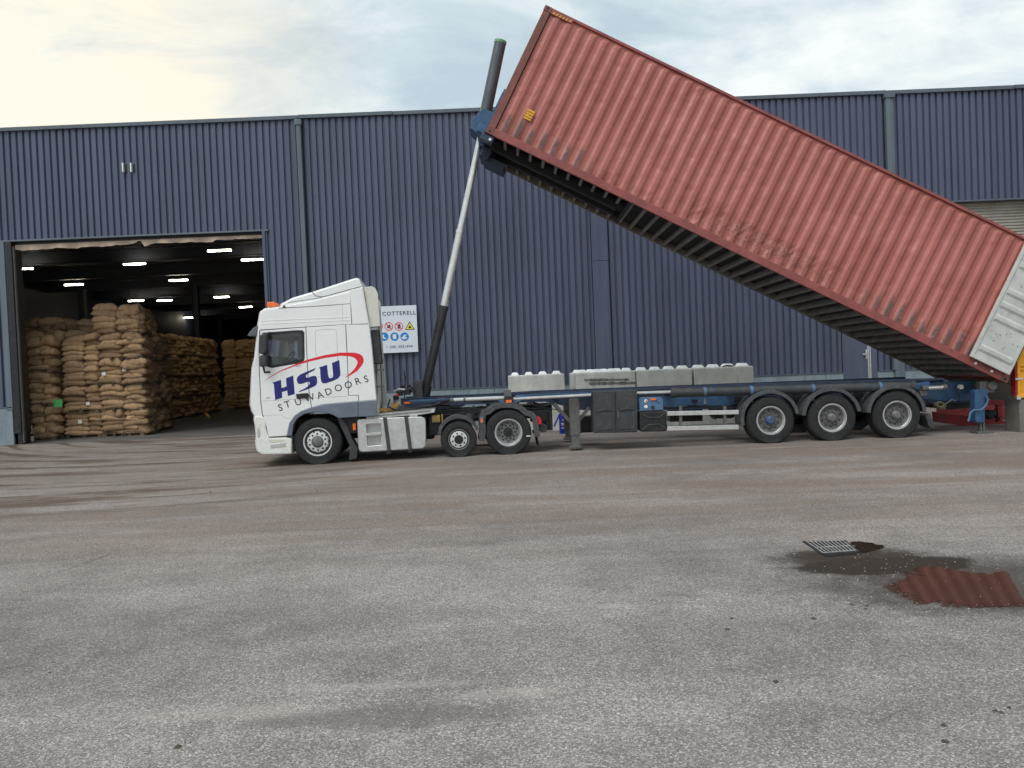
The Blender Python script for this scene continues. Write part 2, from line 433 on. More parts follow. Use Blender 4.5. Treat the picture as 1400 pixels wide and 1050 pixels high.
m_cpost = simple('container_post', (0.20, 0.065, 0.05), 0.65, var=0.3, scale=3, dirt=(0.10, 0.07, 0.06), dirt_amt=0.9, kind='Object', bump=0.2)
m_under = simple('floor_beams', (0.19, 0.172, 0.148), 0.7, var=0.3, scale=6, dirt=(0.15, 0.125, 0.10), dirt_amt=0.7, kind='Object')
m_undd = simple('floor_boards', (0.014, 0.015, 0.018), 0.8, var=0.3, scale=6, kind='Object')
m_cdoor = simple('container_door_white', (0.52, 0.53, 0.50), 0.5, var=0.08, scale=2, dirt=(0.30, 0.29, 0.27), dirt_amt=0.6, kind='Object')

def sack_mat(name, base, rnd=0.28):
    t = NT(name); co = t.coord('Object')
    oi = t.n.new('ShaderNodeObjectInfo')
    wv = t.noise(t.coord('Object', (60, 60, 60)), 3.0, 2, 0.6); n1 = t.noise(co, 5, 5, 0.6)
    v = t.math('ADD', t.math('MULTIPLY', oi.outputs['Random'], rnd), t.math('MULTIPLY', n1, 0.5))
    v = t.math('ADD', v, t.math('MULTIPLY', wv, 0.35)); v = t.math('ADD', v, 0.26)
    c = t.hue(base, v)
    x = t.sep(co)[0]
    band = t.rng(t.math('ABSOLUTE', t.math('SUBTRACT', t.math('ABSOLUTE', x), 0.19)), 0.022, 0.008)
    c = t.mix(t.math('MULTIPLY', band, 0.35), c, tuple(q*0.45 for q in base))
    t.set('Base Color', c); t.set('Roughness', 0.9); t.set('Specular IOR Level', 0.15)
    t.bump(t.math('ADD', wv, t.math('MULTIPLY', t.noise(t.coord('Object', (1, 2.2, 1)), 9, 5, 0.65, 0.8), 3.5)), 0.9, 0.012)
    return t.mat
m_sack = sack_mat('jute', (0.44, 0.285, 0.165), 0.62)

def lamp_mat():
    t = NT('tube_light'); t.set('Base Color', (0.9, 0.88, 0.8))
    t.b.inputs['Emission Color'].default_value = (1.0, 0.88, 0.66, 1); t.b.inputs['Emission Strength'].default_value = 44
    return t.mat
m_lamp = lamp_mat()

def ground_mat():
    t = NT('asphalt'); co = t.coord('World'); x, y, z = t.sep(co)
    vor = t.voro(co, 125, 'Color'); vs_ = t.sep(vor)
    vor2 = t.voro(co, 60, 'Color'); vs2 = t.sep(vor2)
    vd = t.voro(co, 125)
    fine = t.noise(co, 70, 5, 0.75); mid = t.noise(co, 2.2, 7, 0.62); big = t.noise(co, 0.28, 6, 0.6, 0.4)
    base = t.ramp(vs_[0], [(0.0, (0.092, 0.079, 0.073)), (0.30, (0.172, 0.152, 0.142)), (0.66, (0.275, 0.249, 0.233)), (0.90, (0.415, 0.38, 0.358)), (1.0, (0.68, 0.645, 0.61))])
    base = t.mix(t.math('MULTIPLY', t.rng(vs2[1], 0.88, 0.97), 0.6), base, (0.42, 0.41, 0.39))
    base = t.mix(t.math('MULTIPLY', t.rng(fine, 0.52, 0.70), 0.85), base, (0.105, 0.092, 0.085))
    base = t.mix(t.math('MULTIPLY', t.rng(t.noise(co, 11, 6, 0.7), 0.50, 0.68), 0.12), base, (0.36, 0.345, 0.32))
    base = t.mix(0.30, base, (0.222, 0.196, 0.184))
    v = t.math('ADD', t.math('MULTIPLY', t.rng(mid, 0.25, 0.75), 0.24), t.math('MULTIPLY', t.rng(big, 0.3, 0.7), 0.34))
    patch = t.noise(t.coord('World', (0.22, 0.75, 1), (0, 0, 0.05), (9, 2, 0)), 1.1, 8, 0.6, 0.8)
    v = t.math('ADD', v, t.math('MULTIPLY', t.rng(patch, 0.42, 0.6), 0.22))
    base = t.hue(base, t.math('ADD', v, 0.58))
    # brown dust swept by tyres, streaks along the drive direction
    sm = t.noise(t.coord('World', (0.10, 0.9, 1), (0, 0, 0.07)), 1.6, 7, 0.62, 0.5)
    bm_ = t.math('MULTIPLY', t.rng(y, 5.5, 10.5), t.rng(y, 30, 25))
    brown = t.math('MULTIPLY', t.math('MULTIPLY', bm_, t.rng(sm, 0.25, 0.66)), 0.80)
    base = t.mix(brown, base, t.mix(t.rng(vs_[0], 0.2, 0.95), (0.110, 0.080, 0.063), (0.285, 0.222, 0.182)))
    base = t.mix(t.math('MULTIPLY', t.math('MULTIPLY', bm_, t.rng(t.noise(t.coord('World', (0.07, 1.4, 1), (0, 0, 0.05), (4, 3, 0)), 2.0, 6, 0.65), 0.54, 0.7)), 0.5), base, (0.135, 0.108, 0.09))
    # curved tyre sweeps out of the big door
    dx = t.math('ADD', x, 8.0); dy = t.math('SUBTRACT', y, 30.0)
    rr = t.math('SQRT', t.math('ADD', t.math('MULTIPLY', dx, dx), t.math('MULTIPLY', t.math('MULTIPLY', dy, dy), 1.0)))
    cc = t.n.new('ShaderNodeCombineXYZ'); t.l.new(rr, cc.inputs[0]); t.l.new(t.math('MULTIPLY', x, 0.12), cc.inputs[1])
    ring = t.noise(cc.outputs[0], 1.5, 7, 0.7)
    lm = t.math('MULTIPLY', t.rng(x, -1.0, -5.0), t.math('MULTIPLY', t.rng(y, 9.5, 12.5), t.rng(y, 29, 25)))
    base = t.mix(t.math('MULTIPLY', t.math('MULTIPLY', lm, t.rng(ring, 0.49, 0.58)), 0.9), base, (0.095, 0.066, 0.048))
    base = t.mix(t.math('MULTIPLY', t.math('MULTIPLY', lm, t.rng(ring, 0.46, 0.30)), 0.30), base, (0.30, 0.26, 0.22))
    # oily dark patches
    op = t.noise(t.coord('World', (0.35, 1.0, 1)), 0.9, 8, 0.62, 0.7)
    base = t.mix(t.math('MULTIPLY', t.rng(op, 0.60, 0.70), 0.45), base, (0.13, 0.122, 0.115))
    def blob(cx_, cy_, rx, ry, edge=0.35, am=1.1):
        a = t.math('DIVIDE', t.math('SUBTRACT', x, cx_), rx); b = t.math('DIVIDE', t.math('SUBTRACT', y, cy_), ry)
        d = t.math('SQRT', t.math('ADD', t.math('MULTIPLY', a, a), t.math('MULTIPLY', b, b)))
        d = t.math('ADD', d, t.math('MULTIPLY', t.math('SUBTRACT', t.noise(co, 3.5, 9, 0.78, 0.5), 0.5), am))
        return t.rng(d, 1.0+edge/2, 1.0-edge/2)
    P = lambda a, b: atz(a, b, 0.0)
    q = P(530, 980); b1 = blob(q.x, q.y, 0.62, 0.13, 0.8, 2.6)
    base = t.mix(t.math('MULTIPLY', b1, 0.6), base, (0.12, 0.108, 0.098))
    # damp margin of the puddle and gully
    q = P(1300, 800); w1 = blob(q.x+0.30, q.y, 1.30, 0.72, 0.8, 1.5)
    q = P(1165, 757); w2 = blob(q.x-0.05, q.y-0.12, 0.66, 0.33, 0.8, 1.5)
    q = P(1205, 772); w3 = blob(q.x+0.02, q.y-0.02, 0.78, 0.30, 0.6, 0.9)
    wet = t.math('MAXIMUM', t.math('MAXIMUM', t.math('MULTIPLY', w1, 0.72), t.math('MULTIPLY', w2, 0.95)), t.math('MULTIPLY', w3, 1.3), clamp=True)
    wet = t.math('MINIMUM', wet, 1.0)
    base = t.mix(t.math('MULTIPLY', wet, 0.95), base, (0.030, 0.021, 0.015))
    # a few long, wandering cracks
    wob = t.noise(t.coord('World', (1, 0, 0)), 1.3, 8, 0.75); gap = t.noise(t.coord('World', (1, 1, 0)), 2.2, 4, 0.7)
    for (pa, pb, wd) in (((-10, 706), (245, 695), 0.020), ((470, 690), (700, 676), 0.012), ((60, 790), (178, 748), 0.012), ((-10, 833), (90, 800), 0.010), ((1010, 776), (1110, 777), 0.006), ((1180, 745), (1290, 733), 0.006)):
        A = P(*pa); B = P(*pb); dx_ = (B-A).normalized(); L_ = (B-A).length
        al = t.math('ADD', t.math('MULTIPLY', t.math('SUBTRACT', x, A.x), dx_.x), t.math('MULTIPLY', t.math('SUBTRACT', y, A.y), dx_.y))
        ac = t.math('ADD', t.math('MULTIPLY', t.math('SUBTRACT', x, A.x), -dx_.y), t.math('MULTIPLY', t.math('SUBTRACT', y, A.y), dx_.x))
        ac = t.math('ABSOLUTE', t.math('ADD', ac, t.math('MULTIPLY', t.math('SUBTRACT', wob, 0.5), 0.30)))
        mk = t.math('MULTIPLY', t.math('MULTIPLY', t.rng(al, 0.0, 0.3), t.rng(al, L_, L_-0.3)), t.rng(gap, 0.40, 0.54))
        base = t.mix(t.math('MULTIPLY', t.math('MULTIPLY', t.rng(ac, wd*1.6, wd*0.4), mk), 0.75), base, (0.07, 0.058, 0.05))
    # pale spills
    for (a, b, rx, ry) in ((690, 948, 0.34, 0.07), (520, 938, 0.55, 0.05), (300, 975, 0.6, 0.09), (845, 829, 0.13, 0.05), (1060, 612, 0.5, 0.10), (720, 944, 0.10, 0.035)):
        q = P(a, b); bb = blob(q.x, q.y, rx, ry, 0.8, 2.2)
        base = t.mix(t.math('MULTIPLY', bb, 0.24), base, (0.46, 0.43, 0.38))
    t.set('Base Color', base)
    t.set('Roughness', t.math('SUBTRACT', 0.9, t.math('MULTIPLY', wet, 0.12)))
    t.set('Specular IOR Level', t.math('SUBTRACT', 0.3, t.math('MULTIPLY', wet, 0.15)))
    t.bump(t.math('ADD', t.math('MULTIPLY', vd, 0.6), t.math('MULTIPLY', fine, 0.8)), 0.45, 0.012)
    return t.mat
m_ground = ground_mat()

# ------------------------------------------------------------------ ground
def gz(x, y):
    return 0.0
mb = MB()
xs = [-300, -120, -60, -30, -20, -14] + [-12+0.5*i for i in range(53)] + [16, 20, 30, 60, 120, 300]
ys = [-300, -60, -10, 0] + [0.5+0.5*i for i in range(49)] + [24.9]
verts = [(x, y, gz(x, y)) for y in ys for x in xs]
nx = len(xs)
faces = [(j*nx+i, j*nx+i+1, (j+1)*nx+i+1, (j+1)*nx+i) for j in range(len(ys)-1) for i in range(nx-1)]
mb.add(verts, faces)
g = mb.build('ground', m_ground, smooth=True); tag(g, kind='structure')
mb = MB(); mb.add([(-300, 24.9, -0.003), (300, 24.9, -0.003), (300, 600, -0.003), (-300, 600, -0.003)], [(0, 1, 2, 3)])
g = mb.build('rear_ground', m_ground); tag(g, kind='structure')

# puddles
def puddle(name, px, seed, label, amp=0.05, z=0.004):
    rnd = random.Random(seed)
    P = [atz(a, b, 0) for a, b in px]; pts = []
    n = len(P)
    for i in range(n):
        p0, p1, p2, p3 = P[i-1], P[i], P[(i+1) % n], P[(i+2) % n]
        for k in range(10):
            s = k/10.0
            q = 0.5*((2*p1) + (p2-p0)*s + (2*p0-5*p1+4*p2-p3)*s*s + (3*p1-p0-3*p2+p3)*s**3)
            j = noise.noise(Vector((q.x*5+seed, q.y*7, 0)))*amp + noise.noise(Vector((q.x*22, q.y*26, seed)))*amp*0.5
            pts.append((q.x+j, q.y+j*0.6, z))
    c = sum((Vector(p) for p in pts), Vector())/len(pts); n = len(pts); vv = []; ff = []
    sc_l = [1.0, 0.90, 0.78, 0.55]
    for k in sc_l: vv += [tuple(c+(Vector(p)-c)*k) for p in pts]
    vv.append(tuple(c))
    for r_ in range(3):
        for i in range(n): j = (i+1) % n; ff.append((r_*n+i, r_*n+j, (r_+1)*n+j, (r_+1)*n+i))
    for i in range(n): ff.append((3*n+i, 3*n+(i+1) % n, 4*n))
    m = MB(); m.add(vv, ff)
    t = bpy.data.materials.get('puddle_water')
    if not t:
        tt = NT('puddle_water'); co = tt.coord('World')
        n1 = tt.noise(co, 6, 6, 0.6)
        tt.set('Base Color', tt.mix(n1, (0.018, 0.011, 0.008), (0.040, 0.026, 0.019)))
        tt.set('Roughness', 0.05); tt.set('IOR', 1.33); tt.set('Specular IOR Level', 0.42)
        at_ = tt.n.new('ShaderNodeAttribute'); at_.attribute_name = 'depth'
        gr = tt.noise(co, 60, 5, 0.8); gr2 = tt.noise(co, 9, 6, 0.7)
        al = tt.math('ADD', at_.outputs['Fac'], tt.math('MULTIPLY', tt.math('SUBTRACT', gr, 0.5), 0.9)); al = tt.math('ADD', al, tt.math('MULTIPLY', tt.math('SUBTRACT', gr2, 0.5), 2.2))
        tt.set('Alpha', tt.rng(al, 0.18, 0.62))
        tt.bump(tt.noise(co, 5, 2), 0.02, 0.01); t = tt.mat
    o = m.build(name, t)
    at2 = o.data.attributes.new('depth', 'FLOAT', 'POINT')
    dv = [0.0]*n+[0.34]*n+[0.66]*n+[1.3]*n+[1.6]; at2.data.foreach_set('value', dv)
    tag(o, kind='structure'); return o
puddle('puddle', [(1204, 803), (1218, 792), (1232, 782), (1256, 774), (1300, 776), (1345, 783), (1400, 776), (1470, 770), (1530, 790), (1500, 822), (1440, 826), (1375, 834), (1310, 832), (1252, 827), (1218, 817)], 3, '')
puddle('puddle', [(1161, 741), (1180, 740), (1200, 743), (1214, 748), (1198, 753), (1178, 757), (1168, 750)], 9, '', 0.06)

# ------------------------------------------------------------------ warehouse
YB = 25.0
wz = lambda px, py: at(px, py, YB)
bld = thing('warehouse', 'long navy blue corrugated warehouse with a big open loading door on the left', 'building', (0, YB, 0))
Z_TOP, Z_CL, Z_HD = 10.25, 1.23, 6.63
DX0, DX1 = wz(15, 470).x, wz(365.5, 420).x
XL, XR = -32.0, 34.0
PIT = 0.2155
def corr(mb, x0, x1, z0, z1, yf, pitch=PIT, depth=0.062):
    """vertical trapezoid sheet facing -Y"""
    k0 = math.floor((x0-XL)/pitch); x = XL+k0*pitch; pr = []
    while x < x1+pitch:
        pr += [(x, 0), (x+pitch*0.60, 0), (x+pitch*0.68, 1), (x+pitch*0.90, 1)]
        x += pitch
    out = []
    for i in range(len(pr)-1):
        (a, da), (b, db) = pr[i], pr[i+1]
        if b <= x0 or a >= x1: continue
        if a < x0: da = da+(db-da)*(x0-a)/(b-a); a = x0
        if b > x1: db = da+(db-da)*(x1-a)/(b-a); b = x1
        if not out: out.append((a, da))
        out.append((b, db))
    v = []; f = []
    for (a, d) in out: v += [(a, yf+d*depth, z0), (a, yf+d*depth, z1)]
    for i in range(len(out)-1): f.append((2*i, 2*i+2, 2*i+3, 2*i+1))
    mb.add(v, f)
XP1, XP2, XP3 = wz(413, 260).x, wz(822, 400).x, wz(1214, 190).x
SX0 = wz(1288, 300).x      # roller shutter opening
PD0, PD1 = wz(1152, 490).x, wz(1199, 490).x   # side door
ZD = 3.3
def cl(name, *rects):
    m = MB()
    for r in rects: corr(m, *r, YB)
    return m.build(name, m_clad, bld)
cl('cladding_panel', (XL, DX0-0.02, Z_CL, Z_TOP-0.12), (DX0-0.02, DX1+0.04, Z_HD, Z_TOP-0.12), (DX1+0.04, XP1-0.12, Z_CL, Z_TOP-0.12))
cl('cladding_panel', (XP1+0.12, XP2-0.28, Z_CL, Z_TOP-0.12))
cl('cladding_panel', (XP2+0.28, PD0-0.03, Z_CL, Z_TOP-0.12), (PD0-0.03, PD1+0.03, ZD, Z_TOP-0.12), (PD1+0.03, XP3-0.12, Z_CL, Z_TOP-0.12))
cl('cladding_panel', (XP3+0.12, SX0, Z_CL, Z_TOP-0.12), (SX0, XR, Z_HD, Z_TOP-0.12))
# flat backing wall behind sheets, so no light leaks
m = MB()
yb0, yb1 = YB+0.07, YB+0.30
for (a, b, z0, z1) in ((XL, DX0-0.1, 0, 10.1), (DX0-0.1, DX1+0.1, Z_HD+0.02, 10.1), (DX1+0.1, SX0, 0, 10.1), (SX0, XR, Z_HD+0.02, 10.1)):
    m.box(a, b, yb0, yb1, z0, z1)
m.build('wall', m_dark, bld)
# plinth: precast concrete units with joints
x = DX1+0.06; segs = [(XL, DX0-0.06)]
while x < SX0:
    x2 = min(x+3.6, SX0); segs.append((x, x2-0.012)); x = x2
first = None
for (a, b) in segs:
    for (c, d) in ([(a, b)] if b < PD0 or a > PD1 else [(a, min(b, PD0)), (max(a, PD1), b)]):
        if d-c > 0.05:
            MB().box(c, d, YB-0.03, YB+0.05, -0.02, Z_CL-0.03).build('plinth_panel', m_plinth, bld, bevel=0.01)
MB().box(XL, DX0-0.05, YB-0.05, YB+0.04, Z_CL-0.028, Z_CL).build('drip_flashing', m_trim, bld)
MB().box(DX1+0.05, PD0-0.02, YB-0.05, YB+0.04, Z_CL-0.028, Z_CL).build('drip_flashing', m_trim, bld)
MB().box(PD1+0.02, SX0, YB-0.05, YB+0.04, Z_CL-0.028, Z_CL).build('drip_flashing', m_trim, bld)
# parapet trim in lengths
x = XL
brks = [XL, XP1-0.02, wz(537, 150).x, wz(800, 140).x, XP3-0.05, wz(1385, 118).x, XR]
for i in range(len(brks)-1):
    MB().box(brks[i]+0.006, brks[i+1]-0.006, YB-0.07, YB+0.35, Z_TOP-0.12+0.012*(i % 2), Z_TOP+0.012*(i % 2)).build('parapet_trim', m_trim, bld, bevel=0.008)
# downpipes / pilasters
m = MB(); m.box(XP1-0.075, XP1+0.075, YB-0.14, YB+0.02, Z_CL-0.1, Z_TOP-0.16)
m.build('downpipe', m_pipe, bld, bevel=0.02)
MB().box(XP1-0.11, XP1+0.11, YB-0.17, YB, Z_TOP-0.34, Z_TOP-0.16).build('hopper_head', m_pipe, bld, bevel=0.01)
m = MB(); m.box(XP2-0.26, XP2+0.26, YB-0.10, YB+0.02, Z_CL-0.15, 5.15)
m.box(XP2-0.26, XP2+0.26, YB-0.105, YB+0.02, 5.155, Z_TOP-0.14)
m.build('pilaster_cover', m_clad, bld, bevel=0.015)
m = MB(); m.box(XP3-0.10, XP3+0.07, YB-0.13, YB+0.02, Z_CL, Z_TOP-0.22); m.box(XP3+0.072, XP3+0.16, YB-0.10, YB+0.02, Z_CL, Z_TOP-0.2)
m.build('downpipe', m_pipe, bld, bevel=0.012)
MB().box(XP3-0.14, XP3+0.2, YB-0.16, YB, Z_TOP-0.26, Z_TOP-0.12).build('hopper_head', m_trim, bld, bevel=0.01)
xq = wz(1228, 490).x
MB().box(xq-0.16, xq+0.16, YB-0.12, YB+0.02, Z_CL-0.4, Z_HD).build('downpipe', m_pipe, bld, bevel=0.02)
# header flashing over openings
MB().box(DX0-0.35, DX1+0.16, YB-0.045, YB+0.1, Z_HD-0.05, Z_HD).build('door_header', m_pipe, bld, bevel=0.008)
MB().box(SX0-0.1, XR, YB-0.045, YB+0.1, Z_HD-0.05, Z_HD).build('door_header', m_trim, bld, bevel=0.008)
# dark door frame
m = MB(); m.box(DX0-0.02, DX0+0.20, YB-0.04, YB+0.5, 0.35, Z_HD-0.05); m.box(DX0+0.06, DX0+0.2, YB+0.0, YB+0.45, 0, 0.35)
m.build('door_jamb', m_black, bld, bevel=0.01)
MB().box(DX0+0.20, DX0+0.245, YB+0.02, YB+0.1, 0.04, Z_HD-0.2).build('guide_rail', m_steel, bld)
MB().box(DX0-0.22, DX0-0.03, YB-0.05, YB+0.05, Z_CL-0.1, Z_HD-0.05).build('corner_trim', m_pipe, bld, bevel=0.01)
m = MB(); m.box(DX1-0.05, DX1+0.05, YB-0.05, YB+0.4, 0, Z_HD-0.05); m.build('door_jamb', m_clad, bld, bevel=0.01)
m = MB(); m.box(DX0+0.25, DX1-0.06, YB+0.14, YB+0.5, Z_HD-0.28, Z_HD-0.05)
m.build('shutter_box', m_black, bld)
# torn sealing strip
m = MB(); n = 90; v = []; f = []
for i in range(n+1):
    s = i/n; x = DX0+0.24+(DX1-DX0-0.32)*s
    d = 0.13+0.03*math.sin(s*9)+0.05*noise.noise(Vector((s*9, 0, 0)))+0.03*noise.noise(Vector((s*50, 2, 0)))
    if abs(s-0.51) < 0.012: d = 0.02
    if 0.515 < s < 0.56: d += 0.13*(1-(s-0.515)/0.045)
    if s > 0.80: d *= 0.55
    wav = 0.02*math.sin(s*60)
    v += [(x, YB+0.10+wav, Z_HD-0.14), (x, YB+0.09+wav*2, Z_HD-0.16-d)]
for i in range(n): f.append((2*i, 2*i+2, 2*i+3, 2*i+1))
m.add(v, f); m.add([(a, b+0.012, c) for a, b, c in v], f)
m.build('sealing_strip', m_dust, bld, smooth=True)
# roller shutter at right, built slat by slat
rs = MB()
z = 0.0; slat = 0.1
zs = []
while z < Z_HD-0.06: zs.append(z); z += slat
m_shut = simple('shutter_slats', (0.36, 0.33, 0.29), 0.5, var=0.2, scale=0.8, dirt=(0.22, 0.15, 0.10), dirt_amt=0.7)
sm = MB()
L = XR-SX0
prof = [(0.0, 0.0), (0.03, 0.012), (0.03, 0.05), (0.0, 0.085), (0.012, 0.1)]
v = []; f = []
for (dy, dz) in prof: v += [(0, -dy, dz), (L, -dy, dz)]
for i in range(len(prof)-1): f.append((2*i, 2*i+1, 2*i+3, 2*i+2))
sm.add(v, f)
sh = thing('tmp', '', '', (0, 0, 0)); sh.name = 'roller_shutter'
sh_o = MB().box(SX0-0.05, SX0+0.02, YB+0.05, YB+0.35, 0, Z_HD).build('roller_shutter', m_steel, bld)
bpy.data.objects.remove(sh)
s0 = sm.build('slat', m_shut, smooth=30)
for i, z in enumerate(zs):
    o = s0 if i == 0 else s0.copy()
    if i: COL.objects.link(o)
    o.parent = sh_o; o.location = Vector((SX0, YB+0.28, z)) - ORG[sh_o.name]
MB().box(SX0, XR, YB+0.3, YB+0.34, 0, Z_HD).build('backing', m_dark, sh_o)
# steel side door
dd = MB().box(PD0, PD1, YB-0.02, YB+0.06, 0, ZD).build('side_door', m_clad, bld, bevel=0.01)
hx = wz(1183, 486).x
MB().box(wz(1186, 490).x, wz(1187.5, 490).x, YB-0.035, YB+0.0, 0.05, ZD-0.1).build('edge_strip', m_alu, dd)
MB().box(wz(1188.6, 490).x, wz(1190, 490).x, YB-0.035, YB+0.0, 0.05, ZD-0.1).build('edge_strip', m_alu, dd)
hz_ = wz(1184, 484).z
m = MB(); m.box(hx+0.0, hx+0.05, YB-0.04, YB-0.015, hz_-0.16, hz_+0.14); m.box(hx-0.12, hx+0.04, YB-0.09, YB-0.06, hz_-0.02, hz_+0.015); m.box(hx+0.01, hx+0.035, YB-0.09, YB-0.04, hz_-0.02, hz_+0.015)
m.build('handle', m_alu, dd)
# two small pale vent tubes high on the wall
for px in (168.8, 180):
    a = wz(px, 223.5); b = wz(px+0.7, 236)
    m = MB(); m.box(a.x-0.012, a.x+0.025, YB-0.10, YB+0.0, b.z, a.z); m.build('wall_fin', m_white, bld, bevel=0.004)
    m = MB(); m.box(a.x+0.026, a.x+0.10, YB-0.012, YB+0.02, b.z, a.z-0.02); m.build('vent_slot', m_black, bld)
# shell: roof, ends, back, interior
YE = 112.0
MB().box(XL, XR, YB+0.30, YE, 10.0, 10.12).build('roof', m_trim, bld)
MB().box(XL, XL+0.2, YB+0.3, YE, 0, 10.0).build('side_wall', m_dark, bld)
MB().box(XR-0.2, XR, YB+0.3, YE, 0, 10.0).build('side_wall', m_dark, bld)
MB().box(XL+0.2, XR-0.2, YE-0.2, YE, 0, 10.0).build('back_wall', m_backw, bld)
# corrugated roof deck, ribs across the hall
m = MB(); v = []; f = []; y = YB+0.4; k = 0
while y < YE-0.3:
    for dy, dz in ((0, 0), (0.18, 0), (0.24, 0.07), (0.36, 0.07)):
        v += [(XL+0.2, y+dy, 9.0+dz), (XR-0.2, y+dy, 9.0+dz)]; k += 1
    y += 0.42
for i in range(k-1): f.append((2*i, 2*i+1, 2*i+3, 2*i+2))
m.add(v, f); m.build('roof_deck', m_deck, bld)
for i in range(14):
    y = YB+4+i*6.0
    mm = MB(); mm.box(XL+0.2, XR-0.2, y-0.02, y+0.02, 8.35, 8.95); mm.box(XL+0.2, XR-0.2, y-0.14, y+0.14, 8.33, 8.36); mm.box(XL+0.2, XR-0.2, y-0.14, y+0.14, 8.96, 8.99)
    mm.build('roof_beam', m_dark, bld)
for (px, py, Y) in ((268, 420, 52), (112, 400, 52), (390, 420, 52), (207, 420, 76), (20, 420, 76), (300, 430, 76)):
    p = at(px, py, Y)
    mm = MB(); mm.box(p.x-0.18, p.x+0.18, Y-0.02, Y+0.02, 0, 8.35); mm.box(p.x-0.2, p.x-0.17, Y-0.17, Y+0.17, 0, 8.35); mm.box(p.x+0.17, p.x+0.2, Y-0.17, Y+0.17, 0, 8.35)
    mm.build('steel_column', m_dark, bld)
g = MB(); g.add([(XL+.2, 24.9, 0.001), (XR-.2, 24.9, 0.001), (XR-.2, YE-.2, 0.001), (XL+.2, YE-.2, 0.001)], [(0, 1, 2, 3)])
tag(g.build('store_floor', m_floor), kind='structure')

# strip lights in the store
LIGHTS = [(300, 343, 'highest and brightest one near the right jamb'), (345, 355.5, 'rightmost one just beside the right jamb'), (184, 361.5, 'one high over the middle of the doorway'),
          (30, 368, 'leftmost one beside the left jamb'), (101, 389.5, 'one above the left sack stacks'), (244, 383.5, 'one between the doorway middle and the tall column'),
          (303, 406.5, 'one right of the tall column'), (336, 420, 'one low beside the cab roof light'), (58, 417, 'low one just above the leftmost sacks'),
          (186, 411.5, 'one peeping over the tallest sack stack'), (225, 411, 'one just right of the tallest stack top'), (258, 434.5, 'lowest one, in front of the rear wall'),
          (108, 429.5, 'small low one left of the tallest stack'), (118, 429, 'tiny one touching the tallest stack')]
proto = None
for (px, py, d) in LIGHTS:
    p = atz(px, py, 8.05)
    t = thing('strip_light', 'lit ceiling tube in the store, ' + d, 'ceiling light', p, 'lit ceiling tubes in the store')
    if proto is None:
        m1 = MB(); m1.box(-0.56, 0.56, -0.05, 0.05, -0.02, 0.05); a = m1.build('tube', m_lamp, t, local=True, bevel=0.015)
        m2 = MB(); m2.box(-0.58, 0.58, -0.03, 0.03, 0.052, 0.09); m2.bar((-0.4, 0, 0.09), (-0.4, 0, 0.95), 0.012); m2.bar((0.4, 0, 0.09), (0.4, 0, 0.95), 0.012)
        b = m2.build('fitting', m_steel, t, local=True); proto = (a, b)
    else:
        for q in proto:
            c = q.copy(); COL.objects.link(c); c.parent = t

# wall sign
sg = thing('sign_board', 'white safety sign board reading COTTERELL on the wall behind the cab', 'sign', (wz(520, 450).x, YB-0.1, wz(520, 481).z))
yS = YB-0.12
tl = at(480, 419, yS); br = at(571.5, 481, yS); tr = at(569.5, 417, yS)
mm = MB(); mm.box(at(470, 450, yS).x, at(570.5, 450, yS).x, yS, yS+0.03, br.z, tr.z)
brd = mm.build('board', m_signw, sg, bevel=0.004)
p = at(545.5, 428.5, yS); text_mesh('COTTERELL', 0.175, 'lettering', m_inkblk, sg, (p.x, yS-0.004, p.z), spacing=1.22, bold=0.002)
p = at(546, 474, yS); text_mesh('1 (20) 5551444', 0.115, 'lettering', m_inkblk, sg, (p.x, yS-0.004, p.z), spacing=1.2, bold=0.001)
def disc(mb, cx, cz, r, y, n=28, r0=0.0):
    v = []; f = []
    if r0 > 0:
        for i in range(n):
            a = 2*PI*i/n; v += [(cx+r*math.cos(a), y, cz+r*math.sin(a)), (cx+r0*math.cos(a), y, cz+r0*math.sin(a))]
        for i in range(n): j = (i+1) % n; f.append((2*i, 2*j, 2*j+1, 2*i+1))
    else:
        v = [(cx+r*math.cos(2*PI*i/n), y, cz+r*math.sin(2*PI*i/n)) for i in range(n)]; f = [list(range(n))]
    mb.add(v, f)
sR, sW, sK, sB, sY = MB(), MB(), MB(), MB(), MB()
for i, px in enumerate((517.5, 531.5, 545.3)):
    p = at(px, 446.3, yS); disc(sR, p.x, p.z, 0.138, yS-0.004, r0=0.112)
    r = 0.115
    sR.add([(p.x-r*.76, yS-0.0045, p.z+r*.62), (p.x-r*.62, yS-0.0045, p.z+r*.76), (p.x+r*.76, yS-0.0045, p.z-r*.62), (p.x+r*.62, yS-0.0045, p.z-r*.76)], [(0, 1, 2, 3)])
    pts = [(-.05, -.06), (.05, -.06), (.06, .01), (.03, .07), (-.01, .03), (-.05, .08)] if i == 1 else [(-.045, -.07), (.045, -.07), (.06, .0), (.04, .07), (.0, .08), (-.04, .05)]
    sK.add([(p.x+a, yS-0.003, p.z+b) for a, b in pts], [list(range(6))])
p = at(560.2, 446.2, yS)
sK.add([(p.x-.16, yS-.003, p.z-.11), (p.x+.16, yS-.003, p.z-.11), (p.x, yS-.003, p.z+.165)], [(0, 1, 2)])
sY.add([(p.x-.122, yS-.004, p.z-.088), (p.x+.122, yS-.004, p.z-.088), (p.x, yS-.004, p.z+.118)], [(0, 1, 2)])
sK.add([(p.x-.055, yS-.005, p.z-.06), (p.x+.06, yS-.005, p.z-.06), (p.x+.015, yS-.005, p.z+.03), (p.x-.02, yS-.005, p.z+.01)], [(0, 1, 2, 3)])
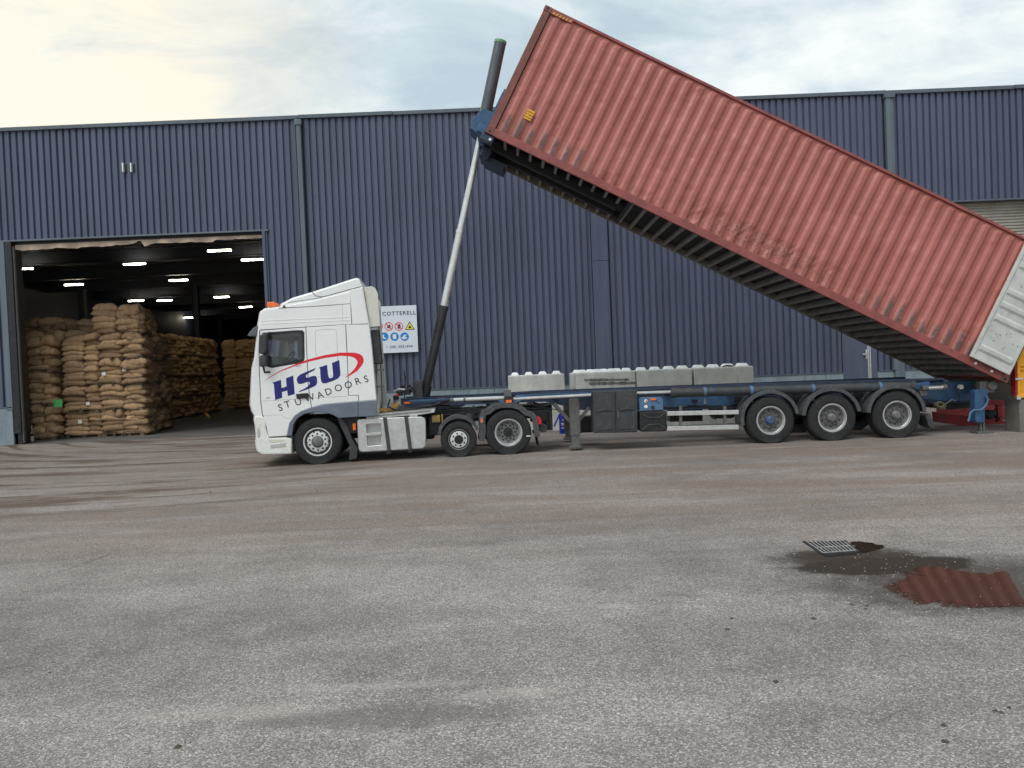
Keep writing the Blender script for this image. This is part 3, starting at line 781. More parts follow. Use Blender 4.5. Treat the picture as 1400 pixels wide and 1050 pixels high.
for i, px in enumerate((511.5, 525.3, 539.4, 553.2)):
    p = at(px, 460.2, yS); disc(sB, p.x, p.z, 0.138, yS-0.004)
    if i == 2: sW.box(p.x-.055, p.x+.055, yS-.006, yS-.005, p.z-.075, p.z+.075)
    elif i == 3: sW.add([(p.x-.12, yS-.006, p.z-.04), (p.x-.02, yS-.006, p.z-.09), (p.x+.1, yS-.006, p.z-.05), (p.x+.02, yS-.006, p.z-.01), (p.x+.04, yS-.006, p.z+.035), (p.x+.12, yS-.006, p.z+.05), (p.x-.02, yS-.006, p.z+.06), (p.x-.06, yS-.006, p.z)], [list(range(8))])
    else: sW.add([(p.x-.05, yS-.006, p.z-.06), (p.x+.07, yS-.006, p.z-.08), (p.x+.05, yS-.006, p.z-.04), (p.x-.01, yS-.006, p.z-.02), (p.x+.0, yS-.006, p.z+.07), (p.x-.05, yS-.006, p.z+.06)], [list(range(6))])
for mmb, mt, nm in ((sR, m_signr, 'prohibition_symbol'), (sK, m_inkblk, 'pictogram'), (sB, m_signb, 'mandatory_symbol'), (sY, m_signy, 'warning_triangle'), (sW, m_paper, 'pictogram')):
    mmb.build(nm, mt, sg)

# ------------------------------------------------------------------ jute sacks
def sack_mesh(seed, L=0.86, W=0.56, T=0.205):
    r = random.Random(seed); nu, nv = 16, 9; v = []; f = []
    sag = r.uniform(-0.03, 0.02); o1, o2 = r.uniform(0, 9), r.uniform(0, 9)
    for side in (1, -1):
        for j in range(nv+1):
            for i in range(nu+1):
                u = -1+2*i/nu; w = -1+2*j/nv
                t = max(0, 1-abs(u)**5)**0.55 * max(0, 1-abs(w)**3.2)**0.6
                x = u*L/2*(1-0.05*(1-abs(w)))*(1.0+0.03*math.sin(w*3+o1)); y = w*W/2*(1-0.10*(abs(u)**6)) * (0.93+0.07*math.cos(u*2.2+o2))
                z = side*T/2*t
                nz = noise.noise(Vector((x*5+o1, y*6+o2, side*2)))*0.022 + noise.noise(Vector((x*14+o2, y*14, side)))*0.010
                z += nz*min(1, t*1.6) + sag*math.cos(u*1.5) + 0.016*noise.noise(Vector((x*9+o2, 3, y*4+o1))) - 0.045*(abs(u)**3)*(1 if r.random() else 1) - 0.02*abs(w)**3
                v.append((x, y, z))
    n1 = (nu+1)*(nv+1)
    for j in range(nv):
        for i in range(nu):
            a = j*(nu+1)+i; f.append((a, a+1, a+nu+2, a+nu+1)); f.append((n1+a, n1+a+nu+1, n1+a+nu+2, n1+a+1))
    me = bpy.data.meshes.new('jute_sack'); me.from_pydata(v, [], f)
    bm = bmesh.new(); bm.from_mesh(me); bmesh.ops.remove_doubles(bm, verts=bm.verts, dist=0.0008); bmesh.ops.recalc_face_normals(bm, faces=bm.faces); bm.to_mesh(me); bm.free()
    me.materials.append(m_sack)
    for p in me.polygons: p.use_smooth = True
    return me
SM = [sack_mesh(i) for i in range(9)]
ORD = ['bottom', 'second', 'third', 'fourth', 'fifth', 'sixth', 'seventh', 'eighth']
sacks = []; pallets = []; cores = []
rs_ = random.Random(11)
def face_row(cx, cy, ux, uy, width, z, layer, desc, tier, lh=0.155, wild=1.0):
    """one layer of sacks along a face; (ux,uy) runs along the face from (cx,cy)"""
    ang = math.atan2(uy, ux); n_out = Vector((uy, -ux, 0))
    pat = (layer + tier) % 2
    x = 0.0; k = 0; row = []
    while x < width-0.2:
        end_on = ((k + pat) % 3 == 2) if width < 2 else ((k+pat) % 2 == 0 and rs_.random() < .5)
        w = 0.54 if end_on else 0.80
        if x+w > width+0.12: w = width-x+0.05
        row.append((x+w/2, w, end_on)); x += w-0.015; k += 1
    for i, (xc, w, eo) in enumerate(row):
        if eo: inset = 0.40; a = ang+PI/2; sx, sy = 1.0, w/0.56
        else: inset = 0.27; a = ang; sx, sy = w/0.86*1.05, 1.0
        j = rs_.uniform(-0.05, 0.045)
        j += rs_.choice((0, 0, -0.06, 0.05)); px = cx+ux*xc - n_out.x*(inset+j); py = cy+uy*xc - n_out.y*(inset+j)
        pos = 'only' if len(row) == 1 else ('left' if i == 0 else ('right' if i == len(row)-1 else ('middle' if len(row) == 3 else ORD[min(i, 7)].replace('bottom', 'first')+' from left')))
        sacks.append(dict(p=Vector((px, py, z)), r=(rs_.uniform(-.17, .17)*wild, rs_.uniform(-.10, .10)*wild, a+rs_.uniform(-.14, .14)*wild+(PI if rs_.random() < .5 else 0)),
                          s=(sx*rs_.uniform(1.0, 1.10), sy*rs_.uniform(1.0, 1.14), rs_.uniform(1.0, 1.3)*(lh/0.155)*(1.25 if wild > 1 else 1)), desc=desc, tier=tier, layer=layer, pos=pos))
def stack(x0, y0, ux, uy, width, tiers, nl, tier_h, desc, first_tier=0, depth=1.2, z0=0.0, lean=0.0, pal=True, wild=1.0, core0=0.15):
    n_in = Vector((-uy, ux, 0))
    for t in range(first_tier, tiers):
        zb = z0+t*tier_h; off = rs_.uniform(-0.05, 0.05)
        if pal: pallets.append((Vector((x0+ux*width/2+n_in.x*0.55, y0+uy*width/2+n_in.y*0.55+off, zb)), math.atan2(uy, ux), width, desc, t))
        lh = (tier_h-0.09)/nl
        for l in range(nl):
            face_row(x0+n_in.x*off, y0+n_in.y*off, ux, uy, width, zb+0.10+lh*(l+0.5), l, desc, t, lh, wild*(1.0 if l < nl-1 else 1.5))
    cores.append((x0, y0, ux, uy, width, z0+first_tier*tier_h, z0+tiers*tier_h, depth, core0))
# front row, seen through the door
Y1 = 26.9
ax = at(24, 598, 26.6).x; ax1 = at(80, 598, 26.6).x
bx1 = at(139, 590, Y1).x; cx1 = at(199, 590, Y1).x
dirA = (1, 0)
stack(ax-0.3, 26.5, 1, 0, ax1-ax+0.28, 3, 6, 1.17, 'stack by the left jamb', pal=True)
stack(ax1+0.05, Y1, 1, 0, bx1-ax1-0.08, 4, 5, 0.89, 'stack next to the corner stack')
stack(bx1+0.02, Y1, 1, 0, cx1-bx1-0.04, 4, 5, 0.89, 'corner stack')
stack(bx1-0.25, Y1+0.25, 1, 0, cx1-bx1+0.05, 5, 6, 1.03, 'corner stack', first_tier=4, z0=-0.56, wild=1.5)
# side of the corner stack, running back into the store
ex, ey = at(232, 583, 30.6).x, 30.6
d = Vector((ex-cx1, ey-Y1, 0)); Ls = d.length; d.normalize()
# face direction with outward normal to the right (+x)
stack(cx1+0.02, Y1+0.05, d.x, d.y, Ls, 4, 5, 0.89, 'side of the corner stack', pal=True, core0=1.1)
stack(cx1-0.12, Y1+0.35, d.x, d.y, 1.9, 5, 5, 0.93, 'side of the corner stack', first_tier=4, z0=-0.16, pal=True, core0=0.9, wild=1.5)
# heaps on top, set back to the left
hx0 = at(22, 430, 28.0).x
stack(hx0, 28.0, 1, 0, 1.7, 1, 3, 0.62, 'heap above the jamb stack', z0=3.62, pal=False, wild=2.2)
stack(hx0+1.3, 28.2, 1, 0, 1.6, 1, 3, 0.60, 'heap left of the tallest stack', z0=3.62, pal=False, wild=2.2)
stack(hx0-0.3, 27.7, 1, 0, 3.0, 1, 1, 0.30, 'long layer under the top heaps', z0=3.48, pal=False, wild=2.2)
# second block farther in, its long side facing us, and the third one
p2a = at(240, 573, 37.0); p2b = at(303, 560, 45.0)
d = Vector((p2b.x-p2a.x, p2b.y-p2a.y, 0)); L2 = d.length; d.normalize()
stack(p2a.x, 37.0, d.x, d.y, L2, 4, 5, 1.02, 'long rear stack', pal=True)
stack(p2a.x-2.5, 37.0, 1, 0, 2.4, 4, 5, 1.02, 'end of the long rear stack', pal=True)
p3 = at(308, 560, 46.5)
stack(p3.x, 46.5, 1, 0, 6.0, 4, 5, 1.04, 'farthest stack', pal=True)
near = sorted(sacks, key=lambda s: s['p'].y)
TAGS = [(at(117, 552, 26.7), m_paper), (at(140, 511, 26.7), m_paper), (at(166, 505, 26.7), m_paper), (at(64.5, 550, 26.4), m_paper), (at(85, 551, 26.6), m_gpaper), (at(106, 577, 26.7), m_paper)]
seen = {}
far = []
tagged = {}
for (tp, tm) in TAGS:
    b = min(range(len(near)), key=lambda i: (near[i]['p']-tp).length if 'side' not in near[i]['desc'] else 99)
    tagged[b] = (tp, tm)
for i, s in enumerate(near):
    if i < 300:
        o = bpy.data.objects.new('jute_sack', SM[i*7 % 9]); COL.objects.link(o)
        o.location = s['p']; o.rotation_euler = s['r']; o.scale = s['s']
        lab = '%s-layer jute sack, %s tier, %s one, %s' % (ORD[s['layer']], ORD[s['tier']], s['pos'], s['desc'])
        k = seen.get(lab, 0); seen[lab] = k+1
        if k: lab = lab.replace('jute sack', ['jute sack behind', 'jute sack farther back', 'jute sack rearmost'][min(k-1, 2)])
        tag(o, lab, 'sack', 'jute sacks stacked in the store')
        if i in tagged:
            tp, tm = tagged[i]
            big = tm is m_gpaper or i == list(tagged)[3]
            w = 0.13 if not big else (0.30 if tm is m_gpaper else 0.19); h = 0.12 if not big else 0.26
            dz = tp.z - s['p'].z
            yy = s['p'].y-0.33
            q = MB(); q.add([(tp.x-w/2, yy, tp.z-h/2), (tp.x+w/2, yy-0.01, tp.z-h/2), (tp.x+w/2, yy+0.01, tp.z+h/2), (tp.x-w/2, yy, tp.z+h/2)], [(0, 1, 2, 3)])
            t = q.build('paper_tag', tm)
            bpy.context.view_layer.update()
            t.parent = o; t.matrix_parent_inverse = (Matrix.LocRotScale(s['p'], Euler(s['r']), s['s'])).inverted()
    else: far.append(s)
fv = []; ff = []
for i, s in enumerate(far):
    me = SM[i*5 % 9]; M = Matrix.LocRotScale(s['p'], Euler(s['r']), s['s']); b = len(fv)
    fv += [tuple(M @ v.co) for v in me.vertices]; ff += [[b+q for q in p.vertices] for p in me.polygons]
me = bpy.data.meshes.new('far_sacks'); me.from_pydata(fv, [], ff); me.materials.append(sack_mat('jute_far', (0.60, 0.40, 0.21), 0.3))
for p in me.polygons: p.use_smooth = True
o = bpy.data.objects.new('far_sacks', me); COL.objects.link(o); tag(o, 'mass of jute sacks stacked deep inside the dark store', 'sacks', kind='stuff')
# inner filling of the stacks
mb = MB()
for (x0, y0, ux, uy, w, z0, z1, dep, c0) in cores:
    n_in = Vector((-uy, ux, 0)); a = Vector((x0, y0, 0))+n_in*0.45+n_in*0.12+Vector((ux, uy, 0))*c0; b = a+Vector((ux, uy, 0))*(w-0.15-c0)
    c = b+n_in*0.7; e = a+n_in*0.7
    vv = [(q.x, q.y, z) for z in (z0+0.1, z1-0.1) for q in (a, b, c, e)]
    mb.add(vv, [(0, 1, 2, 3), (4, 5, 6, 7), (0, 1, 5, 4), (1, 2, 6, 5), (2, 3, 7, 6), (3, 0, 4, 7)])
o = mb.build('inner_sacks', m_sack); tag(o, 'jute sacks packed inside the stacks, behind the outer ones', 'sacks', kind='stuff')
# pallets
pm = MB()
for y in (-0.5, -0.25, 0, 0.25, 0.5): pm.box(-0.5, 0.5, y-0.05, y+0.05, 0.095, 0.118)
for y in (-0.5, 0, 0.5): pm.box(-0.5, 0.5, y-0.04, y+0.04, 0.0, 0.02)
for x in (-0.44, 0, 0.44):
    for y in (-0.5, 0, 0.5): pm.box(x-0.05, x+0.05, y-0.04, y+0.04, 0.02, 0.095)
pproto = None; pk = {}
for (p, a, w, desc, t) in pallets:
    if p.y > 46: continue
    if pproto is None: o = pm.build('wooden_pallet', m_wood); pproto = o
    else: o = pproto.copy(); COL.objects.link(o)
    o.location = p; o.rotation_euler = (0, 0, a); o.scale = (w, 1, 1)
    tag(o, 'flat wooden pallet under the %s tier of sacks, %s' % (ORD[t], desc), 'pallet', 'pallets under the sacks')

# hanging cord and yellow scoop by the rear stack
m = MB(); pts = [at(26+3.5*math.sin(i*.28)*(i/16), 395+i*4.2, 25.6) for i in range(17)]
pts += [at(30-k*2.0, 462+1.5*math.sin(k), 25.6) for k in range(1, 3)]
tag(m.tube(pts, 0.022, 6).build('hanging_cord', m_rope), 'thin orange cord hanging in a loop beside the left door jamb', 'cord')
a = at(275, 539, 36.0); b = at(281, 565, 36.0); c = at(286, 571, 35.8)
br_ = thing('floor_squeegee', 'yellow-headed tool with a thin pale handle leaning on the long rear stack', 'tool', (c.x, c.y, 0))
MB().tube([a, b], 0.025, 8).build('handle', m_wood, br_)
MB().bar(b, c, 0.14, 0.05).build('head', m_yellow, br_, bevel=0.01)
# rubble by the jamb
for i, (px, py, w, h) in enumerate(((34.5, 588, 0.26, 0.30), (36.5, 601, 0.28, 0.20))):
    p = at(px, py, 25.9)
    m = MB(); m.box(p.x-w/2, p.x+w/2, 25.8, 26.1, p.z-h/2, p.z+h/2)
    z_ = 'upper' if i == 0 else 'lower'
    tag(m.build('concrete_lump', m_conc, bevel=0.04, seg=3), z_+' pale concrete lump at the foot of the left door jamb', 'concrete lump', 'concrete lumps at the left jamb')

# ------------------------------------------------------------------ concrete blocks behind the trailer
YK = 21.4
def block(x0, x1, z0, y0, label, studs=True, rot=0.0):
    t = thing('concrete_block', label, 'concrete block', ((x0+x1)/2, y0+0.4, z0), 'stacking concrete blocks')
    w = (x1-x0)/2
    m = MB(); m.box(-w, w, -0.4, 0.4, 0, 0.795)
    m.build('block_body', m_conc, t, bevel=0.025, local=True)
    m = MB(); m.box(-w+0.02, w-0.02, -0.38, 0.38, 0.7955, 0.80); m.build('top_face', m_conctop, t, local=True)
    if studs:
        for k in range(4):
            for yy in (-0.2, 0.2):
                cx_ = -w + (k+0.5)*w/2; a, b, h = 0.115, 0.065, 0.085
                v = [(cx_-a, yy-a, .80), (cx_+a, yy-a, .80), (cx_+a, yy+a, .80), (cx_-a, yy+a, .80), (cx_-b, yy-b, .80+h), (cx_+b, yy-b, .80+h), (cx_+b, yy+b, .80+h), (cx_-b, yy+b, .80+h)]
                MB().add(v, [(4, 5, 6, 7), (0, 1, 5, 4), (1, 2, 6, 5), (2, 3, 7, 6), (3, 0, 4, 7), (3, 2, 1, 0)]).build('stud', m_conctop, t, local=True, bevel=0.02)
    t.rotation_euler = (0, 0, rot)
    return t
kx = lambda px: at(px, 515, YK).x
rows = [(694.5, 771.5, 'leftmost upper concrete block, standing alone behind the drive wheel'),
        (788, 869, 'second upper concrete block from the left, with dark smears on its face'),
        (870, 946.5, 'third upper concrete block, clean faced, between two others'),
        (949, 1030.5, 'rightmost upper concrete block, with a black strap lying on top')]
for i, (a, b, lab) in enumerate(rows):
    block(kx(a), kx(b), 0.80, YK, lab, True, R(0.4 if i != 1 else -0.5))
block(kx(785), kx(862), 0.795, YK+1.0, 'upper concrete block in the second row, its end peeping out behind', True)
for i, (a, b) in enumerate(((694, 771), (772, 849), (850, 927), (928, 1005), (1006, 1062))):
    block(kx(a), kx(b), 0.0, YK+0.02, ['leftmost lower concrete block, behind the drive wheel', 'lower concrete block behind the landing leg and black cabinet', 'lower concrete block behind the cabinet and tool box', 'lower concrete block behind the aluminium side guard', 'rightmost lower concrete block, behind the first trailer wheel'][i], False)
q0 = at(799, 519.5, YK-0.01); q1 = at(860, 519, YK-0.01); q2 = at(805, 524.5, YK-0.01); q3 = at(870, 523.5, YK-0.01)
b2 = [o for o in bpy.data.objects if o.get('label', '').startswith('second upper')][0]
sm_ = MB()
for (a, b) in ((q0, q1), (q2, q3)):
    n = 26; v = []; f = []
    for i in range(n+1):
        s = i/n; p = a.lerp(b, s); h = 0.040*(0.85+0.5*noise.noise(Vector((s*40, a.z*9, 0))))
        v += [(p.x, YK-0.012, p.z-h), (p.x, YK-0.012, p.z+h)]
    for i in range(n): f.append((2*i, 2*i+2, 2*i+3, 2*i+1))
    sm_.add(v, f)
o = sm_.build('dark_smear', simple('smear', (0.17, 0.17, 0.16), 0.9, var=0.5, scale=14))
bpy.context.view_layer.update(); o.parent = b2; o.matrix_parent_inverse = b2.matrix_world.inverted()
sp = at(993, 500.5, YK+0.1)
m = MB(); m.tube([(sp.x-0.12, YK+0.05, sp.z-0.02), (sp.x, YK+0.1, sp.z+0.02), (sp.x+0.15, YK+0.06, sp.z), (sp.x+0.2, YK+0.04, sp.z-0.06)], 0.02, 6)
tag(m.build('black_strap', m_black), 'short black strap lying on the rightmost upper concrete block', 'strap')
# blue gas bottle
p = at(769.5, 591, 20.6)
gb = thing('gas_cylinder', 'dark blue gas cylinder with pale markings standing by the concrete blocks', 'gas cylinder', (p.x, 20.6, 0))
pr = [(0.0, 0), (0.085, 0), (0.09, 0.01), (0.09, 0.46), (0.075, 0.53), (0.035, 0.565), (0.03, 0.62), (0, 0.62)]
n = 20; v = []; f = []
for i in range(n):
    for r_, z_ in pr: v.append((p.x+r_*math.cos(2*PI*i/n), 20.6+r_*math.sin(2*PI*i/n), z_))
for i in range(n):
    j = (i+1) % n
    for k in range(len(pr)-1): f.append((i*8+k, j*8+k, j*8+k+1, i*8+k+1))
MB().add(v, f).build('bottle', m_gasb, gb, smooth=True)
for k, (dz, w) in enumerate(((0.36, .05), (0.27, .09), (0.23, .06), (0.15, .08))):
    MB().box(p.x-w/2, p.x+w/2, 20.6-0.094, 20.6-0.0905, dz, dz+0.018).build('marking', m_paper, gb)
a = at(757.5, 583, 20.5); b = at(765.5, 566, 20.5)
MB().bar((a.x, 20.5, a.z), (b.x, 20.55, b.z), 0.035).build('lever', m_gasb, gb)

# ------------------------------------------------------------------ wheels
def lathe_obj(prof, name, mat, parent, n=48, smooth=35, squash=None):
    m = MB(); m.lathe(prof, n)
    if squash: m.v = [(x, y, max(z, squash)) for x, y, z in m.v]
    return m.build(name, mat, parent, smooth=smooth, local=True)
def make_wheel(kind, rad, w, hubmat=None, squash=None):
    """axle along Y, outer side towards -Y; returns the wheel (tyre is its own mesh)"""
    e = MB(); 
    h = w/2; rr = rad*0.575
    prof = [(rr, h-0.02), (rr+0.015, h), (rad*0.80, h+0.012), (rad*0.93, h), (rad*0.985, h-0.03)]
    gy = []
    for k in range(5):
        y1 = (h-0.03) - k*(2*h-0.06)/5 - 0.004; y0 = (h-0.03) - (k+1)*(2*h-0.06)/5 + 0.008
        gy += [(rad, y1), (rad, y0), (rad-0.014, y0-0.003), (rad-0.014, y0-0.009)]
    prof += gy[:-2] + [(rad*0.985, -h+0.03), (rad*0.93, -h), (rad*0.80, -h-0.012), (rad*0.70, -h-0.010), (rad*0.69, -h-0.014), (rr+0.03, -h-0.004), (rr+0.012, -h+0.002), (rr, -h+0.02), (rr, h-0.02)]
    wt = MB(); wt.lathe(prof, 56)
    if squash: wt.v = [(x, y - (0.03*math.copysign(1, y) if z < squash+0.05 and abs(x) < 0.2 else 0)*(-1), max(z, squash)) for x, y, z in wt.v]
    root = bpy.data.objects.new('wheel', None); COL.objects.link(root); ORG[root.name] = Vector()
    wt.build('tyre', m_tyre, root, smooth=35, local=True)
    y0 = -h
    if kind == 'front':
        lathe_obj([(rr+0.012, y0+0.0), (rr+0.010, y0-0.006), (rr-0.010, y0-0.004), (rr-0.015, y0+0.012)], 'rim', m_rimw, root)
        lathe_obj([(rr-0.015, y0+0.012), (rr-0.02, y0+0.03), (rr-0.045, y0+0.07), (rr-0.05, 0.12)], 'rim_well', m_rimd, root)
        lathe_obj([(rr-0.05, y0+0.075), (rr-0.062, y0+0.02), (rr-0.075, y0+0.000), (0.125, y0-0.012), (0.118, y0+0.02)], 'rim_disc', m_rimw, root)
        lathe_obj([(0.0, y0-0.05), (0.06, y0-0.05), (0.085, y0-0.042), (0.105, y0-0.01), (0.118, y0-0.005), (0.118, y0+0.05)], 'hub', m_rimd, root)
        m = MB()
        for k in range(10):
            a = 2*PI*(k+.5)/10; c = (0.166*math.cos(a), y0-0.012, 0.166*math.sin(a)); m.lathe([(0.0, -0.006), (0.016, -0.006), (0.020, 0.0), (0.022, 0.03)], 8, c)
        m.build('wheel_nuts', m_black, root, local=True)
        m = MB()
        for k in range(10):
            a = 2*PI*k/10; m.lathe([(0.0, 0), (0.022, 0.0)], 10, (0.222*math.cos(a), y0+0.004, 0.222*math.sin(a)))
        m.v = [(x, y-0.0085, z) for x, y, z in m.v]
        m.build('hand_holes', m_black, root, local=True)
    elif kind == 'small':
        r0 = rad*0.50
        lathe_obj([(rr+0.004, y0), (rr, y0-0.008), (rr-0.02, y0-0.004), (rr-0.024, y0+0.03), (r0-0.005, y0+0.06), (r0-0.02, 0.1)], 'rim', m_rimd, root)
        lathe_obj([(r0-0.01, y0+0.04), (r0-0.016, y0+0.004), (0.095, y0-0.006), (0.09, y0+0.03)], 'rim_disc', m_rimw, root)
        lathe_obj([(0.0, y0-0.03), (0.07, y0-0.03), (0.088, y0-0.005), (0.09, y0+0.05)], 'hub', m_black, root)
        m = MB()
        for k in range(8):
            a = 2*PI*(k+.3)/8; m.lathe([(0.0, -0.012), (0.015, -0.012), (0.019, 0.0), (0.019, 0.03)], 8, (0.132*math.cos(a), y0-0.002, 0.132*math.sin(a)))
        m.build('wheel_nuts', m_black, root, local=True)
    else:
        dp = 0.13 if kind == 'drive' else 0.10
        lathe_obj([(rr+0.014, y0+0.0), (rr+0.012, y0-0.008), (rr-0.014, y0-0.006), (rr-0.022, y0+0.02), (rr-0.034, y0+0.03)], 'rim', m_rim, root)
        lathe_obj([(rr-0.034, y0+0.03), (rr-0.045, y0+0.045), (rr-0.052, y0+dp*0.7), (rr-0.075, y0+dp)], 'rim_well', m_rimd if kind != 'drive' else m_rimg, root)
        lathe_obj([(rr-0.07, y0+dp-0.005), (0.19, y0+dp+0.0), (0.17, y0+dp-0.02), (0.10, y0+dp-0.02), (0.09, y0+dp)], 'rim_disc', m_rimd if kind != 'drive' else m_rimg, root)
        hm = hubmat or m_rimd
        if kind == 'drive':
            lathe_obj([(0.0, y0+0.02), (0.045, y0+0.02), (0.05, y0+0.03), (0.088, y0+0.035), (0.098, y0+0.05), (0.10, y0+dp)], 'hub', m_chass, root)
            m = MB()
            for k in range(8):
                a = 2*PI*k/8; m.lathe([(0, -0.008), (0.009, -0.008), (0.009, 0.01)], 6, (0.072*math.cos(a), y0+0.033, 0.072*math.sin(a)))
            m.build('hub_bolts', m_steel, root, local=True)
        else:
            lathe_obj([(0.0, y0-0.03), (0.06, y0-0.03), (0.078, y0-0.015), (0.082, y0+0.02), (0.095, y0+0.03), (0.10, y0+dp)], 'hub', hm, root)
        m = MB()
        for k in range(10):
            a = 2*PI*k/10; m.lathe([(0.0, -0.045), (0.013, -0.045), (0.018, -0.03), (0.020, 0.0)], 8, (0.142*math.cos(a), y0+dp-0.02, 0.142*math.sin(a)))
        m.build('wheel_nuts', m_rimd if kind != 'drive' else m_chass, root, local=True)
        m = MB()
        for k in range(10):
            a = 2*PI*(k+.5)/10; m.lathe([(0.0, 0), (0.017, 0.0)], 10, (0.195*math.cos(a), y0+dp-0.006, 0.195*math.sin(a)))
        m.v = [(x, y-0.004, z) for x, y, z in m.v]
        m.build('hand_holes', m_black, root, local=True)
    return root
def put_wheel(w, parent, x, y, z, far=False, first=False, spin=0.0):
    o = w if first else dup(w)
    o.parent = parent; o.location = Vector((x, y, z)) - ORG[parent.name]
    o.rotation_euler = (0, 0, PI if far else 0) if not spin else (0, 0, PI if far else 0)
    return o

# ------------------------------------------------------------------ tractor unit
YT = 16.15; YTF = YT+2.50
YAW = R(5.0); at_world = at
PIV = at(695, 591, YT); PIV.z = 0
RI = Matrix.Rotation(-YAW, 3, 'Z')
def at_tractor(px, py, Y):
    """same as at(), in the tractor's own frame (the tractor stands 5 degrees askew of its trailer)"""
    d = RI @ ray(px, py); c = RI @ (Vector((0, 0, CAM_H))-PIV) + PIV
    t = (Y-c.y)/d.y; return c + d*t
at = at_tractor
def S(px, py, Y=YT):
    p = at(px, py, Y); return (p.x, p.z)
def SL(pts, Y=YT): return [S(a, b, Y) for a, b in pts]
def Z7(x, y): return (330+x/7, 490+y/7)
tr_ = thing('tractor_unit', 'white tractor unit with a sleeper cab and HSU STUWADOORS lettering', 'truck', (S(434, 606)[0], 17.4, 0.0))
# main cab shell: outline (front, arch, rear, roof)
out_px = [(357, 425.5), (353.5, 446), (351, 470), (349, 490), (345.8, 504), (345, 516), (344.2, 535), (343.2, 552), (345, 562), (349, 568.5), (352, 590), (366, 597.5), (392.5, 596),
          (396.5, 581), (404, 570), (415, 563.5), (430, 561), (446, 561.5), (456, 565), (464, 571), (515.5, 567.5), (513, 530), (509, 480), (505, 444), (500, 416), (496, 393), (484, 397), (430, 411), (383, 419.5), (362, 421.5)]
out = SL(out_px)
win_px = [(360, 456), (405, 452.5), (413.5, 453.2), (415, 456), (415.5, 490), (414, 494), (405, 496.5), (372, 502), (368.5, 501), (362, 498)]
win = SL(win_px)
frontw = [1, 1, 1, 1, 1, 1, 1, 1, 1, 1, 1, .6] + [0]*17 + [0.7]
def body_loft():
    m = MB()
    def bulge(t):   # t 0..1 across the width
        e = min(t, 1-t)*2.5
        return 0.16*(1-math.exp(-e/0.28))
    sl = [0, .012, .03, .06, .12, .3, .8, 1.25, 1.7, 2.2, 2.38, 2.44, 2.47, 2.488, 2.5]
    n = len(out)
    rings = []
    for y in sl:
        b = bulge(y/2.5); rings.append([(p[0]-b*w, YT+y, p[1]) for p, w in zip(out, frontw)])
    v = [q for r_ in rings for q in r_]; f = []
    for k in range(len(sl)-1):
        for i in range(n):
            if i in (1, 2) and 0.12 <= sl[k] and sl[k+1] <= 2.38: continue
            j = (i+1) % n; f.append((k*n+i, k*n+j, (k+1)*n+j, (k+1)*n+i))
    m.add(v, f)
    for y in (YT, YTF):
        vv, ff_ = grid_fill(out, [win], y); m.add(vv, ff_)
    m.mi = 1
    k = len(win)
    v = [(p[0], YT, p[1]) for p in win]+[(p[0], YTF, p[1]) for p in win]
    m.add(v, [(i, (i+1) % k, k+(i+1) % k, k+i) for i in range(k) if i not in (8, 9)])
    return m.build('cab_body', [m_white, m_int], tr_, weld=True, smooth=30, bevel=0.022, seg=3)
cab = body_loft()
yp = YT-0.012
# raised high-roof band, sleeper side panel, door skins (12 mm proud, so the gaps are real)
def panel(name, px, mat, y0=yp, y1=YT+0.004, parent=tr_, bevel=0.006, holes=None, Y=YT, label=None):
    m = MB(); pts = SL(px, Y)
    if holes:
        hs = [SL(h, Y) for h in holes]
        vv, ff_ = grid_fill(pts, hs, y0); m.add(vv, ff_)
        for loop in [pts]+hs:
            k = len(loop); v = [(p[0], y0, p[1]) for p in loop]+[(p[0], y1, p[1]) for p in loop]
            m.add(v, [(i, (i+1) % k, k+(i+1) % k, k+i) for i in range(k)])
        return m.build(name, mat, parent, weld=True, bevel=bevel, label=label)
    m.prism(pts, y0, y1)
    return m.build(name, mat, parent, bevel=bevel, label=label)
door_px = [(356, 452.3), (417.8, 447.8), (419, 480), (421.4, 530), (425.6, 557.5), (412, 562), (402.5, 569.5), (395.8, 579), (392.3, 595.5), (367.5, 597.2), (362.3, 573), (359.5, 566.5), (357.3, 550), (355.5, 510), (354.8, 480)]
whole = [(358.8, 455.2), (405, 451.6), (414, 451.8), (416.2, 455), (416.8, 490), (415, 495), (405, 497.6), (372, 503.2), (368, 502.2), (360, 499.2)]
door = panel('door', door_px, m_white, holes=[whole])
panel('sleeper_panel', [(418.8, 447.7), (472.2, 444.2), (475.5, 513), (476, 541), (490, 541), (489.7, 548.3), (458, 551), (440, 552.8), (426.6, 557), (422.4, 530), (420, 480)], m_white)
panel('rear_side_panel', [(473.3, 444.1), (504.2, 443.6), (508.5, 480), (512.8, 530), (514.6, 546.2), (490.8, 548.2), (490.9, 540.1), (477, 540.2), (476.4, 513)], m_white)
panel('roof_band', [(358, 427), (362, 424), (383, 421), (479, 416.2), (480.6, 443), (356.3, 450.8), (355, 446)], m_white)
panel('rear_roof_panel', [(480, 416.1), (478.6, 396.5), (494.6, 393.6), (499, 417), (503.4, 442.6), (481.6, 443.1)], m_white)
